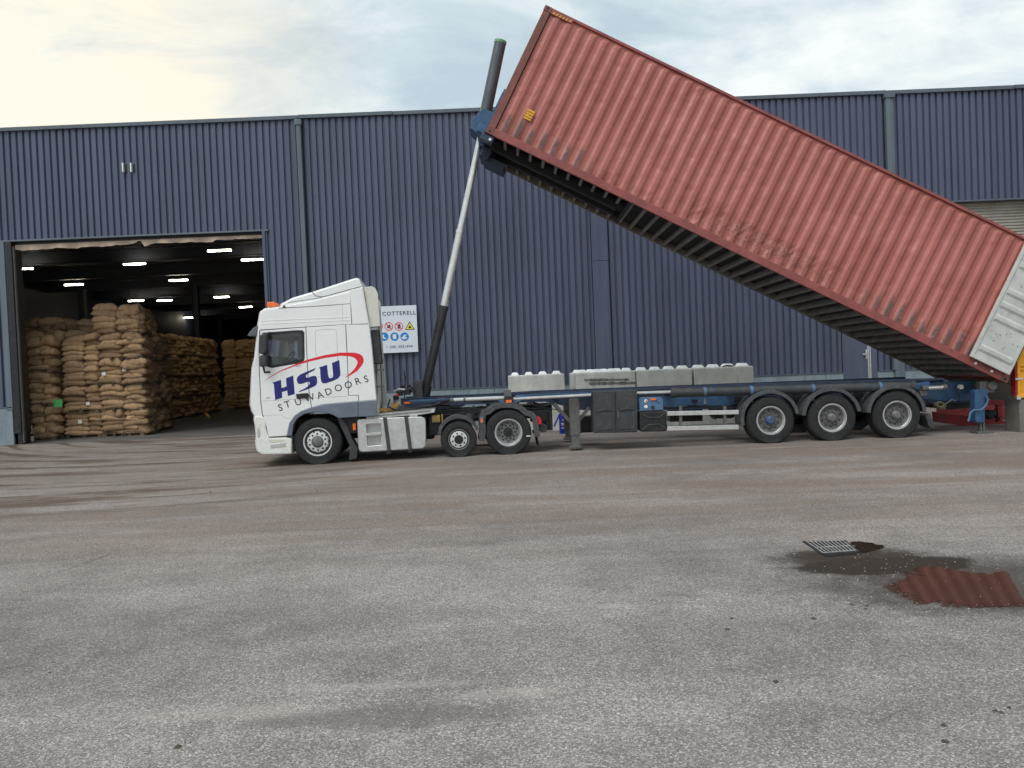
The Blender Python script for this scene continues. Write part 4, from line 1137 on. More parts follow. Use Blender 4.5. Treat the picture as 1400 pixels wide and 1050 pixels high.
# moulded lines on the roof band and locker lid
m = MB()
for (a, b) in (((358, 438.5), (478, 433.4)), ((357, 443.2), (480, 437.6))):
    pa, pb = S(*a), S(*b); m.bar((pa[0], yp-0.002, pa[1]), (pb[0], yp-0.002, pb[1]), 0.006, 0.012)
m.build('moulding', m_white, tr_, bevel=0.002)
def ribbon(m, pts, w, y, Y=YT, closed=False):
    P = [Vector((S(*p, Y)[0], 0, S(*p, Y)[1])) for p in pts]
    if closed: P.append(P[0])
    v = []; f = []
    for i, p in enumerate(P):
        d = (P[min(i+1, len(P)-1)]-P[max(i-1, 0)]).normalized(); nn = Vector((-d.z, 0, d.x))*w/2
        v += [(p.x+nn.x, y, p.z+nn.z), (p.x-nn.x, y, p.z-nn.z)]
    for i in range(len(P)-1): f.append((2*i, 2*i+2, 2*i+3, 2*i+1))
    m.add(v, f)
m = MB(); ribbon(m, [(431, 456), (432, 452.5), (436, 451), (455, 450), (459, 451.5), (460.5, 455), (461.5, 482), (462, 505)], 0.008, yp-0.0015); ribbon(m, [(431, 456), (431.5, 480), (433, 487)], 0.008, yp-0.0015)
ribbon(m, [(468, 417), (469, 443)], 0.006, yp-0.0015); ribbon(m, [(357, 530+18.5), (421.8, 544.5), (475, 541.5)], 0.006, yp-0.0015); ribbon(m, [(433, 515.5), (475, 512)], 0.006, yp-0.0015)
ribbon(m, [(360, 568), (385, 567), (391, 571.5), (398, 572.5)], 0.006, yp-0.0015)
m.build('seam_line', simple('seam', (0.42, 0.42, 0.41), 0.6), tr_)
m = MB(); 
ribbon(m, [(418.3, 447.7), (419.5, 480), (421.9, 530), (426.1, 557.2)], 0.022, YT-0.002)
ribbon(m, [(472.8, 444.2), (476, 513), (476.5, 540.8), (490.4, 540.5), (490.3, 548.3)], 0.018, YT-0.002)
ribbon(m, [(479.2, 397), (481.1, 443.6)], 0.016, YT-0.002); ribbon(m, [(355.6, 451.4), (417, 447.3), (503.8, 443.3)], 0.022, YT-0.002)
ribbon(m, [(355.2, 452), (354.2, 480), (355, 510), (356.8, 550), (359, 567), (361.8, 574), (367, 597.6), (392, 596.4)], 0.022, YT-0.002)
m.build('shut_line', simple('shut_grey', (0.13, 0.13, 0.13), 0.8), tr_)
# window: rubber frame, panes on both sides
def frame(name, outer, inner, y0, y1, mat, parent):
    m = MB(); o_, i_ = SL(outer), SL(inner)
    for y in (y0, y1):
        vv, ff_ = grid_fill(o_, [i_], y); m.add(vv, ff_)
    for loop in (o_, i_):
        k = len(loop); v = [(p[0], y0, p[1]) for p in loop]+[(p[0], y1, p[1]) for p in loop]; m.add(v, [(i, (i+1) % k, k+(i+1) % k, k+i) for i in range(k)])
    return m.build(name, mat, parent, weld=True)
inner = [(362.5, 458.4), (405, 454.8), (411.5, 455), (413, 457.5), (413.6, 489), (412, 492.3), (405, 494), (372.5, 499.3), (370, 498.5), (364, 496)]
w_ = frame('window', whole, inner, YT-0.006, YT+0.02, m_black, door)
MB().prism(SL([(361, 457), (413.8, 453.5), (414.5, 491), (371, 500.5), (362, 497)]), YT+0.004, YT+0.010).build('pane', m_glass, w_)
MB().prism(SL([(361, 457), (413.8, 453.5), (414.5, 491), (371, 500.5), (362, 497)]), YTF-0.02, YTF-0.014).build('far_window_pane', m_glass, tr_)
# cab interior: dash, wheel, seat, header
m = MB(); q = S(372, 498); m.prism([(S(360, 500)[0]-.05, S(360, 486)[1]), (S(376, 487)[0], S(376, 487)[1]), (S(384, 502)[0], S(384, 504)[1]), (S(360, 504)[0], S(360, 504)[1])], YT+0.12, YTF-0.12)
m.build('dashboard', m_int, tr_, bevel=0.02)
sw = Vector((S(388, 489)[0], YT+0.55, S(388, 489)[1])); m = MB()
ring = [sw+Vector((0.14*math.cos(a)*0.75, 0.22*math.sin(a), 0.14*math.cos(a)*0.9)) for a in [2*PI*i/24 for i in range(25)]]
m.tube(ring, 0.016, 8); m.tube([sw, sw+Vector((-0.25, 0, -0.2))], 0.03, 8); m.tube([ring[6], ring[18]], 0.012, 6); m.build('steering_wheel', m_black, tr_, smooth=True)
m = MB(); s0_ = S(402, 482); m.box(s0_[0], s0_[0]+0.14, YT+0.35, YT+0.85, s0_[1]-0.4, s0_[1]+0.36); m.build('driver_seat', m_dgrey, tr_, bevel=0.05, seg=3)
m = MB(); s0_ = S(414, 482); m.box(s0_[0]-0.02, s0_[0]+0.02, YT+0.3, YTF-1.0, s0_[1]-0.35, s0_[1]+0.45); m.build('bunk_curtain', m_black, tr_)
m = MB(); a = S(358, 461); b = S(410, 458); m.box(a[0], b[0], YT+0.06, YTF-0.06, a[1], a[1]+0.10); m.build('header_shelf', m_int, tr_)
# windscreen, grille, headlamps on the nose (seen only edge-on here)
def nose(z0px, z1px, ya, yb, mat, name, dx=0.0):
    A = S(*z0px); B = S(*z1px); v = []; f = []
    ysx = [ya+(yb-ya)*i/10 for i in range(11)]
    for y in ysx:
        t = y/2.5; e = min(t, 1-t)*2.5; bl = 0.16*(1-math.exp(-e/0.28))
        for (X, Zz) in (A, B): v += [(X-bl-0.018-dx, YT+y, Zz), (X-bl+0.03, YT+y, Zz)]
    for i in range(10):
        a = i*4; b = a+4
        f += [(a, a+2, b+2, b), (a+1, b+1, b+3, a+3), (a, b, b+1, a+1), (a+2, a+3, b+3, b+2)]
    f += [(0, 1, 3, 2), (40, 42, 43, 41)]
    return MB().add(v, f).build(name, mat, tr_, smooth=40)
nose((353.3, 446), (348.8, 490), 0.12, 2.38, m_glass, 'windscreen', dx=-0.02)
nose((345, 512), (343.8, 548), 0.35, 2.15, m_black, 'grille')
# bumper and step assembly
bp = [(349.5, 569), (363, 570), (363.5, 585), (368, 598.8), (390, 598), (398.6, 599.5), (398.8, 620.5), (359, 621.5), (353, 617.5), (351, 606), (352, 596), (350.5, 583), (349, 575)]
b_o = SL(bp); fw = [1, .2, 0, 0, 0, 0, 0, .5, 1, 1, 1, 1, 1]
m = MB(); sl = [0, .02, .08, .3, 1.25, 2.2, 2.42, 2.48, 2.5]; n = len(b_o); rings = []
for y in sl:
    e = min(y, 2.5-y); bl = 0.16*(1-math.exp(-e/0.28)); rings.append([(p[0]-bl*w, YT-0.015+y*1.012, p[1]) for p, w in zip(b_o, fw)])
v = [q for r_ in rings for q in r_]; f = [list(range(n)), [(len(sl)-1)*n+i for i in range(n)]]
for k in range(len(sl)-1):
    for i in range(n): j = (i+1) % n; f.append((k*n+i, k*n+j, (k+1)*n+j, (k+1)*n+i))
m.add(v, f); bum = m.build('bumper', m_bump, tr_, bevel=0.02, seg=3, smooth=30)
MB().prism(SL([(369.5, 607.5), (391, 604.5), (391.5, 610.5), (371, 613)]), YT-0.02, YT+0.0).build('step_plate', m_alu, bum, bevel=0.006)
MB().prism(SL([(366.5, 601.5), (388, 600.3), (390.5, 603), (370, 606)]), YT-0.018, YT+0.0).build('step_recess', m_cream, bum, bevel=0.004)
hl = MB(); hl.prism(SL([(351.3, 583), (355.5, 585), (356.5, 592), (354.5, 600), (352.3, 597)]), YT-0.021, YT+0.05); hl.build('headlight', m_chrome, tr_, bevel=0.008)
# grey wheel-arch skirt
arch = [(392.3, 595.8), (395.6, 578.5), (403.5, 567.5), (413, 561.3), (424, 557.2), (444, 552.9), (490, 549), (515.3, 547), (515.3, 568.4), (463, 571.6), (456, 567.5), (446, 563.8), (430, 563.2), (416, 566), (407, 572), (401.5, 580), (399.2, 596)]
panel('wheel_arch_skirt', arch, m_greyp, y0=YT-0.030, y1=YT+0.03, bevel=0.012)
m = MB(); ribbon(m, [(404, 568.6), (413, 562.9), (424, 558.9), (444, 554.6), (452, 555.5), (461, 562), (468, 570.5)], 0.012, YT-0.0315); m.build('skirt_crease', simple('crease', (0.20, 0.23, 0.28), 0.4), tr_)
m = MB(); ribbon(m, [(489.6, 548.6), (489.9, 570)], 0.012, YT-0.0315); m.build('skirt_gap', m_black, tr_)
# roof spoiler (air dam): loft narrowing towards its front
sp_lo = [(379.5, 420.8), (383, 413.5), (398.6, 405.6), (425.7, 397.6), (458.6, 387), (482, 379.3), (487, 378.3), (491, 380.5), (496.2, 391), (478, 396.8), (440, 404.5), (425, 411.8), (400, 417.5)]
sp_o = SL([(379.5, 420.8), (383, 413.5), (398.6, 405.4), (425.7, 397.4), (458.6, 386.8), (482, 379.1), (487, 378), (491, 380), (496.5, 391), (495, 394), (478.5, 397.5), (478.8, 416.5), (430, 418.5), (400, 420)])
m = MB(); sl = [0.03, 0.05, 0.10, 0.25, 0.6, 1.25, 1.9, 2.25, 2.4, 2.45, 2.47]; n = len(sp_o); rings = []
for y in sl:
    e = min(y, 2.5-y); dz = -0.05*math.exp(-(e-0.03)/0.06)
    fx = 0.30*math.exp(-(e-0.03)/0.35)
    rings.append([(p[0]+(fx*max(0, 1-(p[0]-sp_o[0][0])/1.2) if 0 else 0), YT+y, p[1]+(dz if 1 <= i <= 8 else 0)) for i, p in enumerate(sp_o)])
v = [q for r_ in rings for q in r_]; f = [list(range(n)), [(len(sl)-1)*n+i for i in range(n)]]
for k in range(len(sl)-1):
    for i in range(n): j = (i+1) % n; f.append((k*n+i, k*n+j, (k+1)*n+j, (k+1)*n+i))
m.add(v, f); m.build('roof_spoiler', m_white, tr_, smooth=25, bevel=0.012)
m = MB(); ribbon(m, [(425.7, 398), (431, 404), (437, 405.5), (445, 404.6), (478, 395.5), (494.5, 391.3)], 0.013, YT+0.024); ribbon(m, [(381, 421.3), (430, 418.8), (479, 415.3)], 0.012, YT-0.016); ribbon(m, [(382.5, 414.5), (382, 420.5)], 0.01, YT+0.024)
ribbon(m, [(393, 413.5), (440, 406.5)], 0.008, YT+0.0245)
m.build('spoiler_gap', simple('gap_grey', (0.10, 0.10, 0.10), 0.7), tr_)
m = MB(); m.prism(SL([(386.5, 420.3), (388.5, 417.3), (391, 419.5)]), YT-0.03, YT+0.05); m.build('antenna_foot', m_black, tr_)
# beacon
bc = S(373.5, 417.5, YT+0.35); m = MB(); m.box(bc[0]-0.075, bc[0]+0.085, YT+0.1, YT+0.6, bc[1]-0.055, bc[1]+0.05); m.build('beacon', m_orange, tr_, bevel=0.012)
m = MB(); m.box(bc[0]-0.05, bc[0]+0.05, YT+0.2, YT+0.5, bc[1]-0.13, bc[1]-0.056); m.build('beacon_foot', m_black, tr_)
# sun visor
vis = [(355, 444.5), (351, 445), (345.5, 448.5), (341.5, 453), (337.5, 459), (342.5, 459.8), (353.5, 458.5)]
panel('sun_visor', vis, simple('visor_smoke', (0.11, 0.12, 0.13), 0.35), y0=YT+0.02, y1=YTF-0.02, bevel=0.012)
# mirrors (near side) and the far one seen through the glass
def mirror(Y0, flip, name='mirror_housing'):
    m = MB(); m.prism(SL([(358.2, 460.5), (361, 457.5), (366.5, 457), (368.3, 460), (368.6, 480), (366, 484.5), (359.2, 484.5), (357.8, 480)]), Y0-0.30, Y0-0.08)
    a = m.build(name, m_dgrey, tr_, bevel=0.03, seg=3, smooth=30)
    m = MB(); m.prism(SL([(358.5, 487.5), (361.5, 485.6), (366.5, 486), (368, 489), (367.8, 499), (364.5, 501.5), (359, 501.5)]), Y0-0.28, Y0-0.08)
    m.build('wide_angle_mirror', m_dgrey, tr_, bevel=0.025, seg=3, smooth=30)
    m = MB(); a1 = S(369, 455.5); a2 = S(362, 458); m.tube([(a1[0]+0.1, Y0+0.01, a1[1]), (a1[0], Y0-0.14, a1[1]), (a2[0], Y0-0.18, a2[1]-0.05)], 0.022, 8)
    b1 = S(362.5, 501); b2 = S(364, 509); b3 = S(370, 508.5); m.tube([(b1[0], Y0-0.18, b1[1]), (b2[0], Y0-0.16, b2[1]), (b3[0], Y0+0.01, b3[1])], 0.022, 8)
    m.build('mirror_arm', m_black, tr_, smooth=True)
mirror(YT+0.02, False)
# far side mirror
m = MB(); X0 = S(358, 460)[0]; Zm = S(363, 470)[1]
m.box(X0-0.05, X0+0.12, YTF+0.10, YTF+0.32, Zm-0.2, Zm+0.22); m.build('mirror_housing', m_dgrey, tr_, bevel=0.03, seg=3)
# door handle, small lettering
hp = panel('door_handle', [(405, 538.6), (421.5, 537), (422.5, 544), (406, 545)], m_black, y0=YT-0.045, y1=YT-0.01, bevel=0.01)
# HSU letters
def poly_ink(zpts, name, mat, y=YT-0.0145):
    pts = [S(*Z7(*p)) for p in zpts]; m = MB(); vv, ff_ = grid_fill(pts, [], y); m.add(vv, ff_)
    return m.build(name, mat, tr_)
Hl = [(297, 232), (380, 205), (386, 284), (434, 268), (428, 190), (497, 163), (512, 340), (446, 360), (440, 306), (389, 322), (392, 376), (325, 398), (312, 244)]
Sl = [(530, 200), (540, 175), (570, 150), (640, 122), (712, 92), (700, 113), (650, 138), (626, 152), (617, 168), (622, 182), (640, 184), (690, 166), (715, 170), (724, 188), (727, 232), (716, 256), (690, 272), (620, 300), (560, 321), (548, 316), (610, 286), (645, 262), (656, 240), (654, 226), (640, 222), (580, 243), (552, 245), (537, 232)]
Ul = [(742, 88), (820, 60), (832, 168), (840, 186), (856, 190), (874, 182), (880, 166), (868, 45), (937, 15), (949, 140), (946, 165), (928, 190), (880, 214), (812, 238), (782, 238), (766, 222), (760, 190), (754, 100)]
for nm, L_ in (('letter_H', Hl), ('letter_S', Sl), ('letter_U', Ul)): poly_ink(L_, 'logo_letter', m_ink)
up = [(358.6, 523.6), (367, 516.6), (383, 506.8), (404, 498), (421.4, 491.4), (444.3, 485.4), (465.7, 482.1), (484.3, 482.1), (491, 483.6), (495.6, 486.8), (497.4, 491.4), (497, 495.5), (494.3, 500.3), (488.6, 507), (478.6, 513.4), (472, 516)]
lo = [(481.4, 508), (486.4, 502), (488.8, 496.5), (488.4, 492.9), (485, 489.3), (478.6, 487.1), (465.7, 486.4), (444.3, 489.4), (421.4, 494.6), (404, 500), (383, 508.2), (367, 517.4)]
m = MB(); vv, ff_ = grid_fill(SL(up+lo), [], YT-0.0145); m.add(vv, ff_); m.build('logo_swoosh', m_inkred, tr_)
for ch, (a, b), an in zip('STUWADOORS', ((375, 473), (443, 442), (545, 418), (655, 380), (755, 352), (835, 320), (930, 285), (1025, 255), (1115, 220), (1195, 199)), (14, 16, 17, 18, 19, 19, 20, 20, 20, 18)):
    p = S(*Z7(a, b)); text_mesh(ch, 0.20, 'logo_letter', m_inkblk, tr_, (p[0], YT-0.0155, p[1]), ang=R(an-2), bold=0.0)
p = S(366.5, 544); text_mesh('XF', 0.055, 'badge', m_steel, tr_, (p[0], YT-0.016, p[1]), shear=0.3, spacing=1.4)
p = S(408, 500.4); text_mesh('HSU.NL', 0.03, 'lettering', m_inkblk, tr_, (p[0], YT-0.016, p[1]), ang=R(8))
# rear of the cab: cream deflectors, back wall, intake pipe, ladder
m = MB(); rx = S(496.5, 393); 
m.prism(SL([(496.5, 392.5), (508.6, 390.8), (513, 394), (516.3, 401), (517.5, 420), (519.5, 446), (505.5, 447), (503, 430)], YT), YT+0.06, YT+0.10)
m.build('side_deflector', m_cream, tr_, bevel=0.01)
m = MB(); m.prism(SL([(490, 392.5), (500.6, 391.5), (505, 396), (507.3, 401), (508, 420), (509, 440), (511, 470), (518, 560), (511, 562), (506, 500), (500, 440)], YT), YTF-0.10, YTF-0.05); m.build('side_deflector', m_cream, tr_, bevel=0.01)
m = MB(); a = S(500, 397); b = S(508, 440); m.box(a[0]-0.05, a[0]+0.03, YT+0.12, YTF-0.12, b[1], a[1]-0.02); m.build('rear_roof_wall', m_cream, tr_, bevel=0.02)
for k in range(3):
    z_ = S(510, 404+k*6)[1]; MB().box(S(508, 400)[0]-0.02, S(513, 400)[0]+0.0, YT+0.105, YT+0.12, z_-0.006, z_+0.006).build('moulding', m_cream, tr_)
m = MB(); a = S(513, 452, YT+0.5); b = S(519, 498, YT+0.5)
m.prism([(a[0]-0.06, a[1]), (a[0]+0.10, a[1]), (b[0]+0.08, b[1]), (b[0]-0.09, b[1])], YT+0.15, YT+0.50); m.build('intake_duct', m_dgrey, tr_, bevel=0.03, seg=3)
m = MB()
for (px0, px1) in ((518, 523),):
    a = S(px0, 446, YT+0.4); b = S(px1, 552, YT+0.4); m.tube([(a[0], YT+0.4, a[1]), (b[0], YT+0.4, b[1])], 0.014, 8)
a = S(508, 447, YT+0.1); b = S(519, 446, YT+0.4); m.tube([(a[0], YT+0.1, a[1]), (b[0], YT+0.4, b[1])], 0.02, 8)
for py in (506, 529): 
    a = S(513, py, YT+0.2); b = S(524, py-0.5, YT+0.2); m.box(a[0], b[0], YT+0.2, YT+0.5, a[1]-0.015, a[1]+0.015)
a = S(514, 500, YT+0.35); b = S(516, 556, YT+0.35); m.tube([(a[0], YT+0.35, a[1]), (b[0], YT+0.35, b[1])], 0.014, 8)
m.build('rear_ladder', m_steel, tr_)
m = MB(); a = S(514, 500, YT+0.5); m.box(a[0]-0.05, a[0]+0.03, YT+0.5, YTF-0.2, S(515, 560)[1], a[1]+0.2); m.build('cab_back_wall', m_cream, tr_)
# mudguard behind the front wheel
m = MB()
mg = [(461, 571), (467, 571), (476, 585), (481, 600), (489, 614), (487, 627), (477, 629), (479, 612), (473, 598), (466, 584)]
m.prism(SL(mg, YT+0.05), YT+0.05, YT+0.42); m.build('mudguard', m_dgrey, tr_, bevel=0.008)
m = MB(); a = S(484.5, 583.5, YT+0.06); m.box(a[0]-0.03, a[0]+0.03, YT+0.03, YT+0.06, a[1]-0.07, a[1]+0.07); m.build('side_marker', m_orange, tr_, bevel=0.005)
m = MB(); m.prism(SL([(468, 572), (492, 571), (492, 592), (478, 592)], YT+0.1), YT+0.10, YT+0.5); m.build('tank_bracket', m_chass, tr_)
# chassis rails
m = MB()
for y in (17.0, 17.8):
    a = at(405, 588, y); b = at(752, 571, y)
    m.bar((a.x, y, 0.80), (b.x+0.05, y, 0.83), 0.07, 0.28)
for px in (560, 640, 740): x = at(px, 570, 17.0).x; m.box(x-.05, x+.05, 17.03, 17.77, 0.72, 0.93)
m.build('chassis_rail', m_chass, tr_, bevel=0.01)
m = MB(); m.box(S(515, 590)[0], S(600, 590)[0]-0.1, 16.75, 18.2, 0.35, 0.70); m.box(S(395, 560)[0], S(515, 560)[0]-0.15, 16.75, 18.1, 0.45, 0.95); m.build('engine_and_gearbox', m_chass, tr_, bevel=0.05)
m = MB(); a = S(612, 600, 17.4); m.box(S(586, 590)[0], S(604, 590)[0], 16.5, 17.2, 0.45, 0.85); a = S(596, 573, YT+0.35)
m.build('battery_box', m_chass, tr_, bevel=0.02)
m = MB(); m.box(a[0]-0.09, a[0]+0.09, YT+0.3, YT+0.5, a[1]-0.07, a[1]+0.08); m.box(a[0]+0.12, a[0]+0.15, YT+0.28, YT+0.42, a[1]-0.10, a[1]+0.10); m.build('brass_valve', simple('brass', (0.40, 0.27, 0.10), 0.5, 0.3, dirt=(0.1, 0.08, 0.05)), tr_, bevel=0.02)
# axles
for (px, py) in ((434, 606), (627, 601), (695, 591.5)):
    x, z_ = S(px, py); MB().tube([(x, YT+0.3, z_), (x, YTF-0.3, z_)], 0.07, 10).build('axle', m_chass, tr_, smooth=True)
# fuel tank with step recess and straps
tk_px = [(488, 575.5), (490, 573.5), (519, 571.5), (575, 569.8), (580.5, 572), (581.8, 576), (582.3, 607), (581, 611.5), (577, 613.5), (495, 618.5), (491, 617), (489.8, 613)]
m = MB(); pts = SL(tk_px)
hole = SL([(500.5, 580.5), (520.5, 579), (521.3, 608.5), (501.8, 610)])
# tank as extrusion, front face with a recess
for loop in (pts,):
    k = len(loop); v = [(p[0], YT+0.03, p[1]) for p in loop]+[(p[0], YT+0.65, p[1]) for p in loop]
    m.add(v, [(i, (i+1) % k, k+(i+1) % k, k+i) for i in range(k)])
vv, ff_ = grid_fill(pts, [hole], YT+0.03); m.add(vv, ff_)
vv, ff_ = grid_fill(pts, [], YT+0.65); m.add(vv, ff_)
k = 4; v = [(p[0], YT+0.03, p[1]) for p in hole]+[(p[0], YT+0.20, p[1]) for p in hole]
m.add(v, [(i, (i+1) % k, k+(i+1) % k, k+i) for i in range(k)] + [(4, 5, 6, 7)])
tank = m.build('fuel_tank', m_alu, tr_, weld=True, bevel=0.018, seg=3, smooth=30)
MB().prism(SL([(500, 592.5), (521, 590.5), (521, 594.5), (500, 596.5)]), YT+0.02, YT+0.16).build('step', m_alu, tank, bevel=0.005)
for (a, b) in (((523.5, 571), (530.5, 617)), ((552.5, 569.5), (559.5, 615))):
    m = MB(); m.prism(SL([a, (a[0]+5, a[1]-.3), (b[0]+4, b[1]), (b[0]-1, b[1]+.3)]), YT+0.008, YT+0.034); m.prism(SL([(b[0]-4, b[1]+1), (b[0]+6, b[1]+.4), (b[0]+2.5, b[1]+4), (b[0]-.5, b[1]+4)]), YT+0.05, YT+0.3)
    m.build('tank_strap', m_dgrey, tank, bevel=0.004)
for px in (540, 568):
    m = MB(); ribbon(m, [(px-5, 572), (px-3, 613)], 0.006, YT+0.0285); m.build('tank_seam', m_rim, tank)
# catwalk, chequered: ribs
m = MB(); m.prism(SL([(499.5, 568), (595, 559.5), (594, 564), (575, 567), (501, 572.5)], YT+0.1), YT+0.1, YT+1.9)
cw = m.build('catwalk', m_alu, tr_, bevel=0.006)
m = MB()
for i in range(46):
    s = i/45; px = 501+s*86; py = 568.5-s*8.2
    a = S(px, py+0.3, YT+0.1); m.bar((a[0], YT+0.09, a[1]-0.035), (a[0]+0.025, YT+0.09, a[1]+0.01), 0.008, 0.012)
m.build('tread_ribs', m_rimd, cw)
m = MB(); m.prism(SL([(560, 567.5), (571, 567), (571, 570.5), (560, 571)], YT+0.05), YT+0.04, YT+0.10); m.build('catwalk_bracket', m_alu, cw)
# fifth wheel plate
m = MB(); fx, fz = S(690, 560, 17.4); v = []
m.box(fx-0.55, fx+0.35, 16.95, 17.85, 1.10, 1.14); m.box(fx-0.4, fx+0.3, 17.0, 17.1, 0.97, 1.10); m.box(fx-0.4, fx+0.3, 17.7, 17.8, 0.97, 1.10)
m.prism([(fx+0.35, 1.14), (fx+0.75, 1.0), (fx+0.75, 0.97), (fx+0.35, 1.10)], 16.95, 17.25); m.prism([(fx+0.35, 1.14), (fx+0.75, 1.0), (fx+0.75, 0.97), (fx+0.35, 1.10)], 17.55, 17.85)
m.build('fifth_wheel', m_chass, tr_, bevel=0.01)
# rear fenders: small and large arcs
def arc_fender(px_list, thick, y0, y1, name, mat, parent, Y=YT, bevel=0.006, lip=0.0):
    P = [Vector((S(*p, Y)[0], 0, S(*p, Y)[1])) for p in px_list]; outer = []; inn = []
    for i, p in enumerate(P):
        d = (P[min(i+1, len(P)-1)]-P[max(i-1, 0)]).normalized(); nn = Vector((d.z, 0, -d.x))
        outer.append((p.x, p.z)); inn.append((p.x+nn.x*thick, p.z+nn.z*thick))
    m = MB(); m.prism(outer+inn[::-1], y0, y1)
    if lip:
        inn2 = [(p.x+(Vector((0, 0, 0))).x, p.z) for p in P]
        li = []
        for i, p in enumerate(P):
            d = (P[min(i+1, len(P)-1)]-P[max(i-1, 0)]).normalized(); nn = Vector((d.z, 0, -d.x)); li.append((p.x+nn.x*lip, p.z+nn.z*lip))
        m.prism(outer+li[::-1], y0-0.004, y0+0.02)
    return m.build(name, mat, parent, bevel=bevel, smooth=30)
def arcpts(cx, cy, r, a0, a1, n=14):
    return [(cx+r*math.cos(R(a0+(a1-a0)*i/n)), cy-r*math.sin(R(a0+(a1-a0)*i/n))) for i in range(n+1)]
arc_fender([(598.5, 594), (599.5, 586)]+arcpts(627, 597, 29.5, 155, 20), 0.03, YT+0.02, YT+0.42, 'fender', m_fender, tr_, lip=0.07)
arc_fender([(655, 603), (656.5, 590), (655.5, 571), (659, 562.5), (666, 559.5), (675, 552.5), (686, 550), (700, 550), (712, 553), (721, 561), (730, 564), (735, 572), (737.5, 588), (738.5, 597)], 0.035, YT+0.01, YT+0.62, 'fender', m_fender, tr_, lip=0.12)
m = MB(); m.prism(SL([(655, 603), (655.5, 571), (659, 562.5), (664, 560), (662, 572), (660, 585), (660.5, 603)]), YT+0.0, YT+0.012)
m.build('fender_cheek', m_fender, tr_, bevel=0.004); m = MB(); m.prism(SL([(712, 553), (721, 561), (730, 564), (735, 572), (738.5, 597), (733, 595), (731, 580), (726, 571), (718, 563), (712, 559)]), YT+0.0, YT+0.012); m.build('fender_cheek', m_fender, tr_, bevel=0.004)
m = MB(); a = S(658.5, 574.5); m.box(a[0]-.035, a[0]+.035, YT-0.014, YT+0.0, a[1]-.065, a[1]+.065); m.build('marker_lamp', m_rimd, tr_, bevel=0.005)
m = MB(); m.box(a[0]-.02, a[0]+.02, YT-0.018, YT-0.0135, a[1]-.045, a[1]+.03); m.build('marker_lens', m_orange, tr_)
m = MB(); m.prism(SL([(735.5, 570.5), (738, 570), (740.5, 575), (741, 580), (736, 581.5)]), YT+0.02, YT+0.42); m.build('tail_light', m_red, tr_, bevel=0.012)
m = MB(); a = S(742.5, 585.5, YT+0.15); m.lathe([(0, 0), (0.085, 0), (0.092, 0.01), (0.092, 0.62), (0.085, 0.64), (0, 0.64)], 24, (a[0], YT+0.15, a[1])); m.build('air_tank', m_dgrey, tr_, smooth=30)
m = MB(); m.prism(SL([(735, 598), (731, 591), (733.5, 590.5), (739, 611), (737.8, 611)]), YT+0.05, YT+0.6); m.build('mud_flap', m_dgrey, tr_)
a = at(724, 560, 17.0); b = at(750, 575, 17.0)
m = MB(); m.box(b.x-0.45, b.x+0.02, 16.6, 16.68, b.z+0.02, a.z-0.0); m.box(b.x-0.05, b.x+0.02, 16.5, 18.3, b.z-0.18, a.z-0.03); m.box(b.x-0.12, b.x-0.02, 16.55, 16.8, b.z-0.18, b.z+0.02); m.build('rear_crossmember', m_chass, tr_, bevel=0.01)
m = MB(); m.tube([S(643, 574) and (S(643, 574)[0], YT+0.3, S(643, 574)[1]-0.1), (S(643, 574)[0], YT+0.3, S(643, 567)[1])], 0.11, 16); m.build('air_spring', m_dgrey, tr_, smooth=30)
m = MB(); a = S(655, 610, YT+0.1); b = S(672, 609.5, YT+0.1); m.bar((a[0]-0.1, YT+0.3, a[1]), (b[0], YT+0.3, b[1]), 0.03); m.build('guard_bar', m_chass, tr_)
# clutter of frame, hoses and valves between the wheels
m = MB(); rh = random.Random(4)
for k in range(9):
    p0 = at(600+rh.uniform(0, 60), 563+rh.uniform(-4, 10), 16.8); p1 = at(640+rh.uniform(0, 50), 556+rh.uniform(-3, 8), 16.8)
    mid = (p0+p1)/2 - Vector((0, 0, rh.uniform(0.02, 0.12))); m.tube([p0, mid, p1], 0.014, 6)
m.build('hose', m_black, tr_, smooth=True)
fw_ = make_wheel('front', 0.490, 0.34, squash=-0.462)
x, z_ = S(434.4, 606, YT+0.03); put_wheel(fw_, tr_, x, YT+0.03+0.17, 0.462, first=True); put_wheel(fw_, tr_, x, YTF-0.2, 0.462, far=True)
sw_ = make_wheel('small', 0.383, 0.26, squash=-0.366)
x, z_ = S(627.3, 601, YT+0.03); put_wheel(sw_, tr_, x, YT+0.16, 0.366, first=True); put_wheel(sw_, tr_, x, YTF-0.16, 0.366, far=True)
dw_ = make_wheel('drive', 0.488, 0.60, squash=-0.462)
x, z_ = S(695.3, 591.4, YT+0.02); put_wheel(dw_, tr_, x, YT+0.02+0.30, 0.462, first=True); put_wheel(dw_, tr_, x, YTF-0.32, 0.462, far=True)
a = S(722.5, 596); MB().box(a[0]-0.045, a[0]+0.045, YT-0.004, YT+0.002, a[1]-0.013, a[1]+0.010).build('tyre_mark', m_paper, tr_)

def settle_tractor():
    L_ = Vector(tr_.location); Rm = Matrix.Rotation(YAW, 3, 'Z')
    tr_.location = PIV + Rm @ (L_-PIV); tr_.rotation_euler = (0, 0, YAW)
at = at_world
# ------------------------------------------------------------------ semi-trailer
tl_ = thing('semi_trailer', 'blue three-axle container trailer with raised hydraulic tipping ram', 'trailer', (at(1138, 600, 17.4).x, 17.4, 0))
def rail(pts, y, w, h, mb):
    for (a, b) in zip(pts[:-1], pts[1:]):
        p, q = at(*a, y), at(*b, y); mb.bar((p.x, y, p.z), (q.x, y, q.z), w, h)
